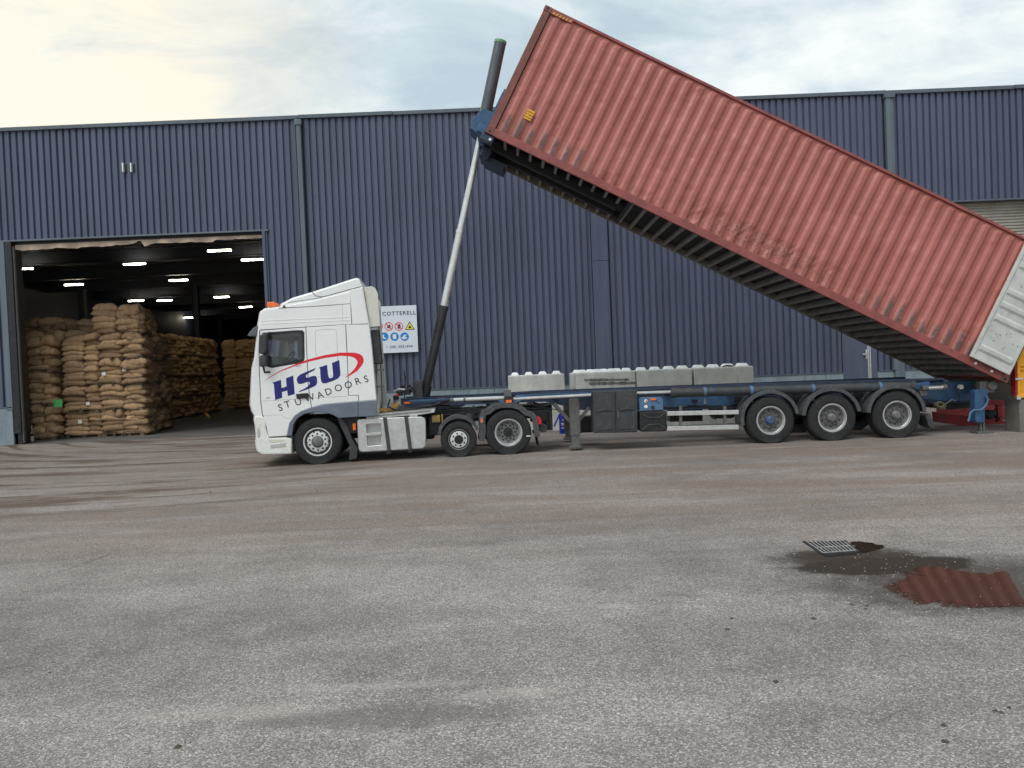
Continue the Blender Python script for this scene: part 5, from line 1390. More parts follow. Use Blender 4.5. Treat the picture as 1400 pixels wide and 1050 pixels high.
# main beams: gooseneck then deep
for y in (16.95, 17.85):
    m = MB()
    top = [(548, 545.5), (770, 537.5), (1330, 519.5)]; bot = [(1340, 549), (1260, 552), (880, 560.5), (800, 560.5), (745, 548.5), (560, 555.5), (548, 553)]
    P = [(at(a, b, 16.95).x, at(a, b, 16.95).z) for a, b in top+bot]
    m.prism(P, y-0.012, y+0.012)
    fl = [(548, 545), (770, 537), (1330, 519)]
    for (a, b) in zip(fl[:-1], fl[1:]):
        p, q = at(*a, 16.95), at(*b, 16.95); m.bar((p.x, y, p.z), (q.x, y, q.z), 0.15, 0.016)
    for (a, b) in zip(bot[:-2], bot[1:-1]):
        p, q = at(*a, 16.95), at(*b, 16.95); m.bar((p.x, y, p.z), (q.x, y, q.z), 0.14, 0.016)
    m.build('main_beam', m_navy, tl_)
# blue section visible between valve panel and first axle, and at the tail
m = MB(); P = [(at(a, b, 16.9).x, at(a, b, 16.9).z) for a, b in [(873, 543), (1012, 539), (1012, 553.5), (873, 558)]]; m.prism(P, 16.915, 16.935); m.build('blue_web', m_blue, tl_, bevel=0.004); m = MB()
P = [(at(a, b, 16.9).x, at(a, b, 16.9).z) for a, b in [(1252, 523.5), (1349, 520), (1350, 546), (1300, 549), (1262, 545)]]; m.prism(P, 16.915, 16.935)
m.build('blue_web', m_blue, tl_, bevel=0.004)
# slim top side rails and crossbars (container supports)
m = MB()
rail([(560, 549.5), (682, 543)], 16.55, 0.06, 0.05, m); rail([(708, 543), (740, 538.5), (1000, 527), (1290, 518)], 16.55, 0.07, 0.05, m)
m.build('side_rail', m_navy, tl_, bevel=0.005)
m = MB(); rail([(560, 548.0), (682, 541.5)], 16.40, 0.02, 0.03, m); rail([(703, 541), (810, 536.6)], 16.40, 0.02, 0.03, m); m.build('side_rail', m_blue, tl_)
m = MB()
yy = 18.2; z0_ = at(760, 534, 16.55).z
for (pa, pb) in (((560, 549.5), (740, 538.5)), ((740, 538.5), (1290, 518))):
    p, q = at(*pa, 16.55), at(*pb, 16.55); m.bar((p.x, yy, p.z), (q.x, yy, q.z), 0.07, 0.05)
m.build('side_rail', m_navy, tl_)
for px in (600, 694, 760, 835, 915, 1000, 1080, 1160, 1240, 1290):
    z_ = at(px, 549.5-(px-560)*0.0433, 16.55); w = 0.1
    m = MB(); m.box(z_.x-w/2, z_.x+w/2, 16.45, 18.35, z_.z-0.075, z_.z-0.018); m.build('crossbar', m_navy, tl_, bevel=0.006)
# folding bolster (blue wedge) at the neck
m = MB(); m.prism(SL([(672, 543.5), (690, 541), (694, 548), (690, 552), (684, 549)], 16.3), 16.28, 16.5); m.prism(SL([(706, 541), (722, 541.5), (712, 548), (704, 551), (700, 548)], 16.3), 16.28, 16.5); m.build('bolster_wedge', m_lblue, tl_, bevel=0.006)
m = MB(); m.prism(SL([(688.5, 533.5), (698.5, 533), (700, 546), (690, 546.5)], 16.25), 16.22, 16.5); m.build('twist_lock', m_steel, tl_, bevel=0.01)
m = MB(); m.prism(SL([(689, 542), (701, 541.5), (702, 551), (690, 551.5)], 16.2), 16.18, 16.21); m.build('lamp_bracket', m_black, tl_, bevel=0.004)
m = MB(); m.prism(SL([(691.5, 547), (699.5, 546.6), (699.8, 550.4), (692, 550.8)], 16.17), 16.15, 16.179); m.build('side_marker', m_orange, tl_, bevel=0.004)
m = MB(); a = at(556, 551, 16.8); m.box(a.x-0.07, a.x+0.07, 16.86, 16.9, a.z-0.02, a.z+0.025); m.build('side_marker', m_orange, tl_)
# pale round rods
m = MB()
a = at(618, 547, 16.3); b = at(690, 544, 16.3); m.tube([a, b], 0.042, 12); m.build('hydraulic_pipe', m_alu, tl_, smooth=30); m = MB()
a = at(702, 545.5, 16.3); b = at(808, 540, 16.3); m.tube([a, b], 0.034, 12); m.build('hydraulic_pipe', m_alu, tl_, smooth=30); m = MB()
a = at(870, 537.5, 16.35); b = at(920, 535.8, 16.35); m.tube([a, b], 0.036, 12)
m.build('hydraulic_pipe', m_alu, tl_, smooth=30)
m = MB(); a = at(617, 547.2, 16.3); m.tube([a-Vector((.02, 0, 0)), a+Vector((.05, 0, 0))], 0.055, 12); a = at(635, 546, 16.3); m.tube([a-Vector((.02, 0, 0)), a+Vector((.02, 0, 0))], 0.055, 12); m.build('pipe_collar', m_steel, tl_, smooth=30)
# long dark storage tube and blue straps
def tube_pt(px): return at(px, 537-(px-918)*(537-527.5)/(1250-918), 16.32)
m = MB(); m.tube([tube_pt(918), tube_pt(1248)], 0.098, 20); m.build('storage_tube', m_dgrey, tl_, smooth=30)
m = MB(); m.tube([tube_pt(917), tube_pt(925)], 0.108, 20); m.tube([tube_pt(1243), tube_pt(1250)], 0.105, 20); m.build('tube_cap', m_dgrey, tl_, smooth=30)
for px in (963, 1026.5, 1110.5, 1202):
    m = MB(); m.tube([tube_pt(px-2), tube_pt(px+2)], 0.104, 20); m.build('tube_strap', m_lblue, tl_, smooth=30)
    c = tube_pt(px); m = MB(); m.bar((c.x, c.y, c.z-0.10), (c.x, c.y, c.z-0.24), 0.03); m.box(c.x-0.03, c.x+0.03, c.y-0.03, c.y+0.3, c.z-0.25, c.z-0.22); m.build('tube_bracket', m_rimd, tl_)
# black cabinet
Yc = 16.12
cb = MB(); cb.prism(SL([(811, 535.5), (871, 533), (872, 591), (812, 592.5)], Yc), Yc+0.03, Yc+0.6)
cab2 = cb.build('cabinet', m_dgrey, tl_, bevel=0.01)
for (x0, x1) in ((811.5, 840.2), (842.2, 870.8)):
    m = MB(); t0 = 535.8-(x0-811)*.042; t1 = 535.8-(x1-811)*.042
    m.prism(SL([(x0, t0), (x1, t1), (x1+.8, t1+56.5), (x0+.8, t0+56.5)], Yc), Yc, Yc+0.028); dr = m.build('cabinet_door', m_dgrey, cab2, bevel=0.008)
    m = MB()
    m.prism(SL([(x0+3, t0+4), (x1-3, t1+4), (x1-2.6, t1+27), (x0+3.4, t0+27)], Yc), Yc-0.014, Yc); m.prism(SL([(x0+3.5, t0+31), (x1-2.6, t1+31), (x1-2.2, t1+53), (x0+4, t0+53)], Yc), Yc-0.014, Yc)
    m.build('raised_panel', m_dgrey, cab2, bevel=0.010)
    m = MB(); m.tube([S(x0+6, t0+28, Yc)[0:1] and (S(x0+6, t0+26.5, Yc)[0], Yc-0.016, S(x0+6, t0+26.5, Yc)[1]), (S(x0+14, t0+24, Yc)[0], Yc-0.016, S(x0+14, t0+23.5, Yc)[1]), (S(x0+22, t0+25, Yc)[0], Yc-0.016, S(x0+22, t0+25.5, Yc)[1])], 0.012, 6); m.build('moulding', m_dgrey, cab2)
a = S(845, 567, Yc); MB().box(a[0]-.012, a[0]+.012, Yc-0.03, Yc, a[1]-.07, a[1]+.07).build('latch', m_steel, cab2)
# blue valve board
vb = MB(); vb.prism(SL([(874.5, 546), (877, 543.5), (904, 543), (907, 546), (907.5, 560.5), (875, 562)], Yc), Yc+0.05, Yc+0.08); vbo = vb.build('valve_board', m_lblue, tl_, bevel=0.006)
for (px, py, r_, mt) in ((883.5, 548.5, 0.036, m_paper), (883.5, 556, 0.036, m_paper), (893, 557, 0.036, m_black), (898, 548, 0.012, m_black), (901, 550.5, 0.012, m_black)):
    a = S(px, py, Yc); m = MB(); m.lathe([(0, -0.02), (r_, -0.02), (r_, 0.0)], 14, (a[0], Yc+0.05, a[1])); m.build('knob', mt, vbo, smooth=30)
a = S(884, 548.5, Yc); MB().box(a[0]-.015, a[0]+.015, Yc+0.018, Yc+0.029, a[1]-.015, a[1]+.015).build('button', m_red, vbo)
a = S(893.5, 545.8, Yc); MB().box(a[0]-.055, a[0]+.055, Yc+0.025, Yc+0.05, a[1]-.022, a[1]+.022).build('marker_lens', m_orange, vbo)
# black tool box with moulded X
tb = MB(); tb.prism(SL([(874.5, 563.5), (911.5, 562), (912.5, 587.5), (910, 590), (877, 590.5), (875, 588.5)], Yc), Yc+0.02, Yc+0.5); tbo = tb.build('tool_box', m_black, tl_, bevel=0.02, seg=3)
m = MB()
for pts in ([(877, 566), (886, 571), (901, 571), (909, 565)], [(878, 588), (887, 581), (902, 580), (910, 586)]):
    m.tube([(S(a, b, Yc)[0], Yc+0.018, S(a, b, Yc)[1]) for a, b in pts], 0.014, 8)
m.build('moulding', m_dgrey, tbo, smooth=True)
m = MB(); m.prism(SL([(914, 557), (958, 556), (958, 575), (914, 576)], 18.4), 18.2, 18.6); m.build('far_tool_box', m_black, tl_, bevel=0.01)
# side guard
for (t0, t1, b0, b1) in ((562.3, 560.4, 568.4, 566.4), (583, 580.8, 589, 587)):
    m = MB(); m.prism(SL([(912.5, t0), (1010, t1), (1010, b1), (912.5, b0)], Yc), Yc, Yc+0.03); m.build('side_guard_rail', m_alu, tl_, bevel=0.006)
for px in (930.5, 991):
    m = MB(); m.prism(SL([(px-1.8, 555), (px+1.8, 555), (px+2.2, 584), (px-1.4, 584)], Yc+0.04), Yc+0.034, Yc+0.09); m.build('guard_post', m_steel, tl_)
# landing legs and braces
for (y, lab) in ((16.45, 1), (18.35, 0)):
    p = at(785.5, 570, y); lx = p.x if lab else at(785.5, 570, 16.45).x
    m = MB(); m.box(lx-0.105, lx+0.105, y-0.06, y+0.08, 0.32, at(785, 545, 16.45).z); m.box(lx-0.085, lx+0.085, y-0.045, y+0.065, 0.10, 0.34)
    lg = m.build('landing_leg', m_steel, tl_, bevel=0.008)
    m = MB(); m.prism([(lx-0.15, 0.055), (lx+0.15, 0.055), (lx+0.10, 0.11), (lx-0.10, 0.11)], y-0.13, y+0.13); m.build('foot', m_steel, lg, bevel=0.01)
    if lab:
        m = MB()
        for k in range(14):
            for sx in (-0.115, 0.115): m.box(lx+sx-0.006, lx+sx+0.006, y-0.07, y-0.055, 0.35+k*0.05, 0.372+k*0.05)
        m.build('rack_teeth', m_steel, lg)
    m = MB()
    for (a, b) in (((758, 552), (780, 577)), ((806, 557), (790, 577))):
        pa, pb = at(*a, 16.45), at(*b, 16.45); m.bar((pa.x, y+0.05, pa.z), (pb.x, y+0.05, pb.z), 0.05, 0.07)
    m.build('leg_brace', m_steel, tl_)
m = MB(); m.box(at(785, 560, 16.45).x-0.04, at(785, 560, 16.45).x+0.04, 16.5, 18.3, 0.95, 1.03); m.build('leg_crossbar', m_chass, tl_)
m = MB(); a = at(800, 575, 17.3); m.box(a.x-0.25, a.x+0.2, 17.0, 17.6, a.z-0.25, a.z+0.1); m.build('air_reservoir', m_chass, tl_, bevel=0.06, seg=3); m = MB(); a = at(968, 560, 17.4); m.box(a.x+0.1, a.x+0.5, 17.0, 17.8, 0.5, 0.9); m.build('air_reservoir', m_chass, tl_, bevel=0.06, seg=3)
# axles, springs, fenders, wheels
hub_px = ((1053.8, 574), (1138, 571), (1226.6, 569))
hubm = (m_lblue, m_rimd, m_rimd)
tw = None
for i, ((px, py), hm) in enumerate(zip(hub_px, hubm)):
    x, z_ = S(px, py, YT+0.05); hz2 = (0.497, 0.492, 0.482)[i]
    if i == 0: tw0 = make_wheel('trailer', 0.508, 0.36, simple('blue_hub', (0.045, 0.085, 0.17), 0.5, dirt=(0.05, 0.05, 0.06)), squash=-0.484); put_wheel(tw0, tl_, x, YT+0.05+0.18, 0.484, first=True)
    elif i == 1: tw = make_wheel('trailer', 0.508, 0.36, None, squash=-0.484); put_wheel(tw, tl_, x, YT+0.05+0.18, 0.484, first=True)
    else: put_wheel(tw, tl_, x, YT+0.05+0.18, 0.484)
    if tw: put_wheel(tw, tl_, x, YTF-0.23, 0.484, far=True)
    MB().tube([(x, YT+0.3, 0.484), (x, YTF-0.3, 0.484)], 0.075, 12).build('axle', m_chass, tl_, smooth=True)
    m = MB(); m.box(x-0.45, x+0.1, 16.85, 16.98, 0.55, 0.66); m.tube([(x+0.25, 16.95, 0.62), (x+0.25, 16.95, 0.95)], 0.13, 14); m.box(x-0.55, x-0.4, 16.85, 17.0, 0.55, 1.0); m.build('suspension', m_chass, tl_, bevel=0.01)
    rr_ = 44.5/65.0
    cx_, cz_ = x-0.02, 0.50
    an = [R(188-8*k) for k in range(25)] if i == 0 else [R(180-8*k) for k in range(24)]
    an = [R(a) for a in (range(192, -6, -8))]
    if i: an = [R(a) for a in (range(176, -6, -8))]
    if i < 2: an = [a for a in an if a > R(4)]
    rr_ = 0.625
    o_ = [(cx_+rr_*math.cos(a), cz_+0.02+rr_*math.sin(a)*0.97) for a in an]; n_ = [(cx_+(rr_-0.022)*math.cos(a), cz_+0.02+(rr_-0.022)*math.sin(a)*0.97) for a in an]
    l_ = [(cx_+(rr_-0.075)*math.cos(a), cz_+0.02+(rr_-0.075)*math.sin(a)*0.97) for a in an]
    m = MB(); m.prism(o_+n_[::-1], YT+0.03, YT+0.46); m.prism([(p[0], p[1]+0.001) for p in o_]+l_[::-1], YT+0.015, YT+0.032); m.build('fender', m_fender, tl_, smooth=30, bevel=0.004)
    m = MB(); m.prism([(p[0]*1, p[1]) for p in o_]+n_[::-1], YTF-0.46, YTF-0.03); m.build('fender', m_fender, tl_, smooth=30)
rh = random.Random(12)
for (pa, pb, sg_, w_r) in (((706, 553), (756, 551), .07, .013), ((712, 556), (800, 558), .10, .011), ((905, 556), (968, 553), .06, .012), ((940, 554), (1012, 551), .09, .012), ((1020, 556), (1062, 548), .05, .013), ((1090, 552), (1150, 548), .06, .012), ((1170, 550), (1210, 546), .05, .012), ((1262, 547), (1300, 549), .07, .012)):
    A = at(*pa, 16.75); B = at(*pb, 16.8); pts = []
    for i in range(13):
        s_ = i/12; q = A.lerp(B, s_); q.z -= sg_*4*s_*(1-s_)*(0.7+0.5*math.sin(s_*7+pa[0])); pts.append(q)
    MB().tube(pts, w_r, 6).build('sagging_hose', m_black, tl_, smooth=True)
for (px, py, w, h) in ((1085, 545, .14, .10), (1168, 541, .12, .10), (1018, 549, .10, .12), (950, 548, .10, .06), (724, 552, .10, .07)):
    a = at(px, py, 16.85); MB().box(a.x-w/2, a.x+w/2, 16.8, 16.92, a.z-h/2, a.z+h/2).build('valve', m_chass, tl_, bevel=0.012)
# mudflap
fx_ = S(1272, 575)[0]
m = MB(); m.prism(SL([(1268, 569), (1274, 566), (1280, 587), (1272, 583)]), YT+0.06, YT+0.44); m.build('mud_flap', m_dgrey, tl_)
# tail: silver ram, clamps, coil of rope, lamp
m = MB(); m.tube([at(1268, 530.5, 16.45), at(1291, 529.3, 16.45)], 0.045, 12); m.build('lock_cylinder', m_chrome, tl_, smooth=30)
m = MB(); m.tube([at(1289, 529.4, 16.45), at(1293.5, 529.2, 16.45)], 0.065, 12); m.tube([at(1260, 531, 16.45), at(1268, 530.4, 16.45)], 0.06, 12); m.build('cylinder_clamp', m_steel, tl_, smooth=30); m = MB(); a = at(1263, 536, 16.5); m.box(a.x-0.1, a.x+0.05, 16.45, 16.6, a.z-0.08, a.z+0.03); m.build('cylinder_clamp', m_steel, tl_, smooth=30, bevel=0.006)
m = MB(); a = at(1252, 527, 16.5); m.prism(SL([(1250, 524), (1271, 521.5), (1272, 526), (1266, 531), (1252, 533)], 16.5), 16.5, 16.7); m.build('tail_bracket', m_blue, tl_, bevel=0.01)
a = at(1313.5, 529, 16.8); m = MB(); m.lathe([(0, -0.03), (0.05, -0.03), (0.055, 0), (0.055, 0.05)], 16, (a.x, 16.8, a.z)); m.build('reflector', m_paper, tl_, smooth=30)
m = MB(); m.bar((a.x, 16.85, a.z-0.05), (a.x, 16.85, a.z-0.2), 0.02); m.build('reflector_stem', m_steel, tl_)
c = at(1286, 553, 16.7); m = MB(); rr2 = random.Random(2)
for k in range(9):
    pts = [c+Vector(((0.035+.014*(k%3))*math.cos(t_+k)*2+0.012*k, 0.03*k, (0.03+.012*(k%2))*math.sin(t_+k*.7)*1.6-0.008*k)) for t_ in [2*PI*j/14 for j in range(15)]]
    m.tube(pts, 0.012, 6)
m.tube([c+Vector((0.1, 0, 0)), c+Vector((0.25, 0, 0.1)), c+Vector((0.33, 0, 0.06))], 0.012, 6)
m.build('rope_coil', simple('rope', (0.22, 0.185, 0.14), 0.9), tl_, smooth=True)
# dangling lines under the tail
m = MB()
for (x0, y0, x1, y1) in ((1300, 545, 1296, 560), (1311, 537, 1310, 552), (1325, 553, 1313, 562), (1330, 545, 1322, 557)):
    m.tube([at(x0, y0, 16.8), at((x0+x1)/2+1, (y0+y1)/2+2, 16.8), at(x1, y1, 16.8)], 0.010, 6)
m.build('hose', m_black, tl_)
m = MB(); m.prism([(at(a, b, 17).x, at(a, b, 17).z) for a, b in ((1262, 548), (1345, 547), (1345, 556), (1300, 560), (1262, 556))], 17.0, 18.0); m.build('tail_crossmember', m_chass, tl_)
# blue rear stabiliser with crank handle
Ys = 16.35
m = MB(); m.prism(SL([(1333, 535), (1336, 532.5), (1348, 532), (1351, 535), (1350.5, 546), (1347, 549), (1347, 576), (1345, 578), (1335.5, 578), (1333.5, 575)], Ys), Ys, Ys+0.2)
st = m.build('stabiliser_leg', m_blue, tl_, bevel=0.015)
m = MB(); m.tube([(S(a, b, Ys)[0], Ys-0.05, S(a, b, Ys)[1]) for a, b in ((1346, 541), (1349, 546), (1346, 554), (1340, 560), (1329, 560.5), (1325, 564), (1322, 576))], 0.022, 8); m.build('crank_handle', m_lblue, st, smooth=True)
m = MB(); 
for px in (1339.5, 1343.5): a = S(px, 578, Ys+0.1); m.box(a[0]-0.02, a[0]+0.02, Ys+0.05, Ys+0.14, 0.05, 0.36)
a = S(1342, 590, Ys+0.1); m.box(a[0]-0.17, a[0]+0.17, Ys-0.05, Ys+0.25, 0.0, 0.05); m.build('foot', m_steel, st, bevel=0.006)
# tipping hinge at the tail
m = MB(); a = at(1352, 527, 16.5); m.tube([(a.x, 16.35, a.z), (a.x, 18.45, a.z)], 0.10, 16); m.box(a.x-0.25, a.x+0.05, 16.4, 16.55, a.z-0.15, a.z+0.1); m.box(a.x-0.25, a.x+0.05, 18.2, 18.4, a.z-0.15, a.z+0.1); m.build('tipping_hinge', m_steel, tl_, bevel=0.01, smooth=30)
# ram: foot block, black barrel, chrome stages, head sleeve
YR = 17.4
pA, pB, pC, pD, pE = at(580, 541, YR), at(606, 423, YR), at(655.5, 192, YR), at(665, 155, YR), at(684, 58.5, YR)
m = MB(); a = at(575, 532, YR); m.box(a.x-0.13, a.x+0.08, YR-0.35, YR-0.2, a.z-0.25, a.z+0.2); m.box(a.x-0.13, a.x+0.08, YR+0.2, YR+0.35, a.z-0.25, a.z+0.2); m.box(a.x-0.16, a.x+0.3, YR-0.35, YR+0.35, a.z-0.27, a.z-0.2); m.build('ram_foot', m_dgrey, tl_, bevel=0.015)
ram = MB().tube([pA, pA.lerp(pB, .12)], 0.13, 20).tube([pA.lerp(pB, .10), pB], 0.105, 20).build('ram_barrel', m_ramblk, tl_, smooth=30)
m = MB(); m.tube([pB.lerp(pC, -0.002), pB.lerp(pC, 0.02)], 0.112, 20); m.build('ram_collar', m_ramblk, tl_, smooth=30)
k1 = pB.lerp(pC, 0.46)
m = MB(); m.tube([pB.lerp(pC, 0.01), k1], 0.086, 20); m.tube([k1, pC.lerp(pD, 0.5)], 0.076, 20); m.build('ram_rod', m_chrome, tl_, smooth=30)
m = MB(); m.tube([k1-(pC-pB).normalized()*0.04, k1+(pC-pB).normalized()*0.04], 0.094, 20); m.build('ram_collar', m_chrome, tl_, smooth=30)
m = MB(); m.tube([pC.lerp(pD, 0.3), pE], 0.135, 24); m.build('ram_sleeve', m_ramtop, tl_, smooth=30)
dE = (pE-pD).normalized()
m = MB(); m.tube([pE-dE*0.02, pE+dE*0.035], 0.14, 24); m.build('ram_cap_ring', m_green, tl_, smooth=30)
# coupling hoses at the neck: coiled air lines and cables
def coil(a, b, r_, turns, wr, mat, name='air_coil', sag=0.06, parent=tl_):
    a, b = Vector(a), Vector(b); n = int(turns*12); pts = []
    d = (b-a).normalized(); u = d.cross(Vector((0, 0, 1))).normalized(); w = d.cross(u)
    for i in range(n+1):
        s = i/n; c = a.lerp(b, s)-Vector((0, 0, sag*4*s*(1-s))); t_ = 2*PI*turns*s
        pts.append(c+u*r_*math.cos(t_)+w*r_*math.sin(t_))
    return MB().tube(pts, wr, 5).build(name, mat, parent, smooth=True)
at = at_tractor
coil(at(516, 546, 17.0), at(522, 564, 16.9), 0.055, 8, 0.013, m_black, parent=tr_)
coil(at(519, 561, 16.9), at(545, 552, 17.0), 0.055, 14, 0.012, m_coil, parent=tr_)
coil(at(522, 563, 17.1), at(541, 557, 17.1), 0.05, 10, 0.011, m_rustpost, parent=tr_)
m = MB()
m.tube([at(533, 546, 16.9), at(530, 556, 16.85), at(540, 560, 16.85), at(555, 561, 16.85), at(580, 555, 16.85), at(612, 553.5, 16.85), at(618, 555, 16.85), at(618, 560, 16.85)], 0.02, 8)
m.tube([at(540, 561, 16.8), at(570, 559, 16.8), at(596, 553.5, 16.8), at(616, 553, 16.8)], 0.016, 8)
m.build('cable', m_black, tr_, smooth=True)
at = at_world
settle_tractor()
# valve clutter on the headboard: post, gauge heads, levers
m = MB(); c = at(552, 545, 17.0)
m.tube([at(553, 545, 17), at(554, 520, 17), at(552.5, 507, 17)], 0.012, 6); m.tube([at(552, 520, 17), at(556, 516, 17), at(552, 512, 17)], 0.012, 6)
for (px, py, w, h) in ((546, 538, .12, .1), (556, 536, .14, .12), (564, 533, .07, .12), (551, 530, .07, .1), (559, 528, .05, .07), (541, 544, .1, .08)):
    a = at(px, py, 17); m.box(a.x-w/2, a.x+w/2, 16.95, 17.15, a.z-h/2, a.z+h/2)
m.build('valve_block', m_chass, tl_, bevel=0.012)
m = MB(); m.tube([at(538, 535, 16.95), at(545, 532, 16.95), at(554, 532.5, 16.95)], 0.02, 8); a = at(534, 548, 16.95); m.box(a.x-0.03, a.x+0.06, 16.95, 17.8, a.z-0.14, a.z+0.12); m.build('headboard_bracket', m_alu, tl_, bevel=0.008)
a = at(543.5, 540, 16.9); MB().box(a.x-.025, a.x+.025, 16.88, 16.93, a.z-.03, a.z+.03).build('red_coupling', m_red, tl_, bevel=0.008)
for (px, py) in ((567, 528), (571, 533)): pass
m = MB(); a = at(540, 551, 16.9); b = at(640, 548, 16.9); m.prism(SL([(536, 556), (600, 553), (640, 552), (630, 557), (600, 561), (545, 561)], 16.9), 17.0, 17.8); m.build('neck_plate', m_pipe, tl_, bevel=0.01)
m = MB(); a = at(604, 548.5, 16.85); m.box(a.x-0.03, a.x+0.03, 16.83, 16.93, a.z-0.09, a.z+0.06); m.box(a.x-0.07, a.x+0.07, 16.83, 16.93, a.z+0.04, a.z+0.075); m.build('neck_bolt', m_rustpost, tl_)

# ------------------------------------------------------------------ shipping container (tilted)
YC = 16.18
cA = at(663.4, 180.5, YC); cB = at(1369, 520.5, YC)
TILT = math.atan2(cA.z-cB.z, cB.x-cA.x); CL = 12.19
CW, CH = 2.44, 2.93
co_ = thing('shipping_container', 'faded red corrugated shipping container tilted up on the trailer with its rear doors open', 'container', cA, rot=(0, TILT, 0))
loc = dict(local=True)
# side panels
def corr_side(y, outward, dents=False):
    x0, x1, z0, z1 = 0.17, CL-0.12, 0.16, CH-0.06; pitch = 0.2785; pr = []; x = x0
    while x < x1-0.1:
        pr += [(x, 0), (x+.070, 0), (x+.138, 1), (x+.208, 1)]; x += pitch
    pr = [p for p in pr if p[0] < x1]+[(x1, 0)]
    nz_ = 26; v = []; f = []
    for (a, d) in pr:
        for k in range(nz_+1):
            s = k/nz_; z = z0+(z1-z0)*s
            dd_ = d
            # ribs fade out at top and bottom
            dy = dd_*0.036
            if s > 0.975: dy *= 0.15
            dn = 0.0
            if dents:
                dn = 0.028*max(0, noise.noise(Vector((a*1.3, z*2.2, 1.5)))-0.15) + 0.024*max(0, noise.noise(Vector((a*4, z*5, 4.5)))-0.2)
                if 0.25 < z < 0.65 and 4.6 < a < 8.0: dn += 0.035*abs(noise.noise(Vector((a*6, z*11, 9))))
            v.append((a, y+outward*(-(0.036-dy) - dn), z))
    for i in range(len(pr)-1):
        for k in range(nz_):
            a = i*(nz_+1)+k; f.append((a, a+nz_+1, a+nz_+2, a+1))
    return v, f
m = MB(); m.add(*corr_side(0.012, -1, True)); m.build('side_panel', m_cont, co_, local=True)
m = MB(); m.add(*corr_side(CW-0.012, 1)); m.build('side_panel', m_cont, co_, local=True)
# rails
for y in (0, CW-0.06):
    MB().box(0.16, CL-0.16, y, y+0.06, 0.0, 0.162).build('bottom_side_rail', m_crail if y == 0 else m_under, co_, local=True, bevel=0.008)  # far red rail coloured like the floor beams: its shade is put into the colour
    MB().box(0.16, CL-0.16, y, y+0.06, CH-0.062, CH-0.005).build('top_side_rail', m_crail, co_, local=True, bevel=0.006)
for x in (0.0, CL-0.16):
    for y in (0, CW-0.16):
        MB().box(x+0.004, x+0.156, y+0.004, y+0.15, 0.118, CH-0.118).build('corner_post', m_cpost, co_, local=True, bevel=0.008)
        for z in (0, CH-0.118):
            q = MB(); q.box(x-0.004, x+0.164, y-0.006, y+0.160, z, z+0.118); cc_ = q.build('corner_casting', m_cpost, co_, local=True, bevel=0.012)
            q = MB(); q.lathe([(0, 0), (0.034, 0)], 16, (x+0.08, (y-0.0075) if y == 0 else (y+0.1615), z+0.06)); q.v = [(a, b, (c_-z-.06)*1.0+z+.06) for a, b, c_ in q.v]
            q.build('casting_hole', m_black, cc_, local=True)
for x in (0.0, CL-0.10):
    for z in (0.01, CH-0.11): MB().box(x+0.01, x+0.09, 0.16, CW-0.16, z, z+0.10).build('end_rail', m_cpost, co_, local=True)
# roof and front wall
m = MB(); v = []; f = []; n = 0; x = 0.12
while x < CL-0.1:
    for dx_, dz in ((0, 0), (.09, 0), (.105, -.02), (.194, -.02)):
        v += [(x+dx_, 0.05, CH-0.02+dz), (x+dx_, CW-0.05, CH-0.02+dz)]; n += 1
    x += 0.209
for i in range(n-1): f.append((2*i, 2*i+1, 2*i+3, 2*i+2))
m.add(v, f); m.build('roof_panel', m_cont, co_, local=True)
m = MB(); v = []; f = []; n = 0; y = 0.15
while y < CW-0.15:
    for dy_, dx_ in ((0, 0), (.1, 0), (.13, .04), (.22, .04)):
        if y+dy_ < CW-0.14: v += [(0.04+dx_, y+dy_, 0.1), (0.04+dx_, y+dy_, CH-0.1)]; n += 1
    y += 0.25
for i in range(n-1): f.append((2*i, 2*i+2, 2*i+3, 2*i+1))
m.add(v, f); m.build('front_wall', m_cont, co_, local=True)
# floor boards and cross members
MB().box(0.16, CL-0.02, 0.06, CW-0.06, 0.150, 0.175).build('floor_boards', m_undd, co_, local=True)
x = 0.42; first = None; TUN = 3.35
while x < CL-0.25:
    if x < TUN: ranges = ((0.06, 0.71), (CW-0.71, CW-0.06))
    else: ranges = ((0.06, CW-0.06),)
    q = MB()
    for (a, b) in ranges:
        q.box(x-0.0025, x+0.0025, a, b, 0.028, 0.150); q.box(x-0.005, x+0.06, a, b, 0.018, 0.028)
    q.build('cross_member', m_under, co_, local=True)
    x += 0.30
# gooseneck tunnel
q = MB(); q.box(0.1, TUN, 0.715, CW-0.715, 0.118, 0.126); q.box(0.1, TUN, 0.708, 0.716, 0.0, 0.126); q.box(0.1, TUN, CW-0.716, CW-0.708, 0.0, 0.126)
q.box(TUN, TUN+0.08, 0.06, CW-0.06, 0.01, 0.14); q.build('gooseneck_tunnel', m_undd, co_, local=True)
# warning label and hazard stripes
q = MB(); q.box(0.62, 0.80, -0.032, -0.028, 0.60, 0.80)
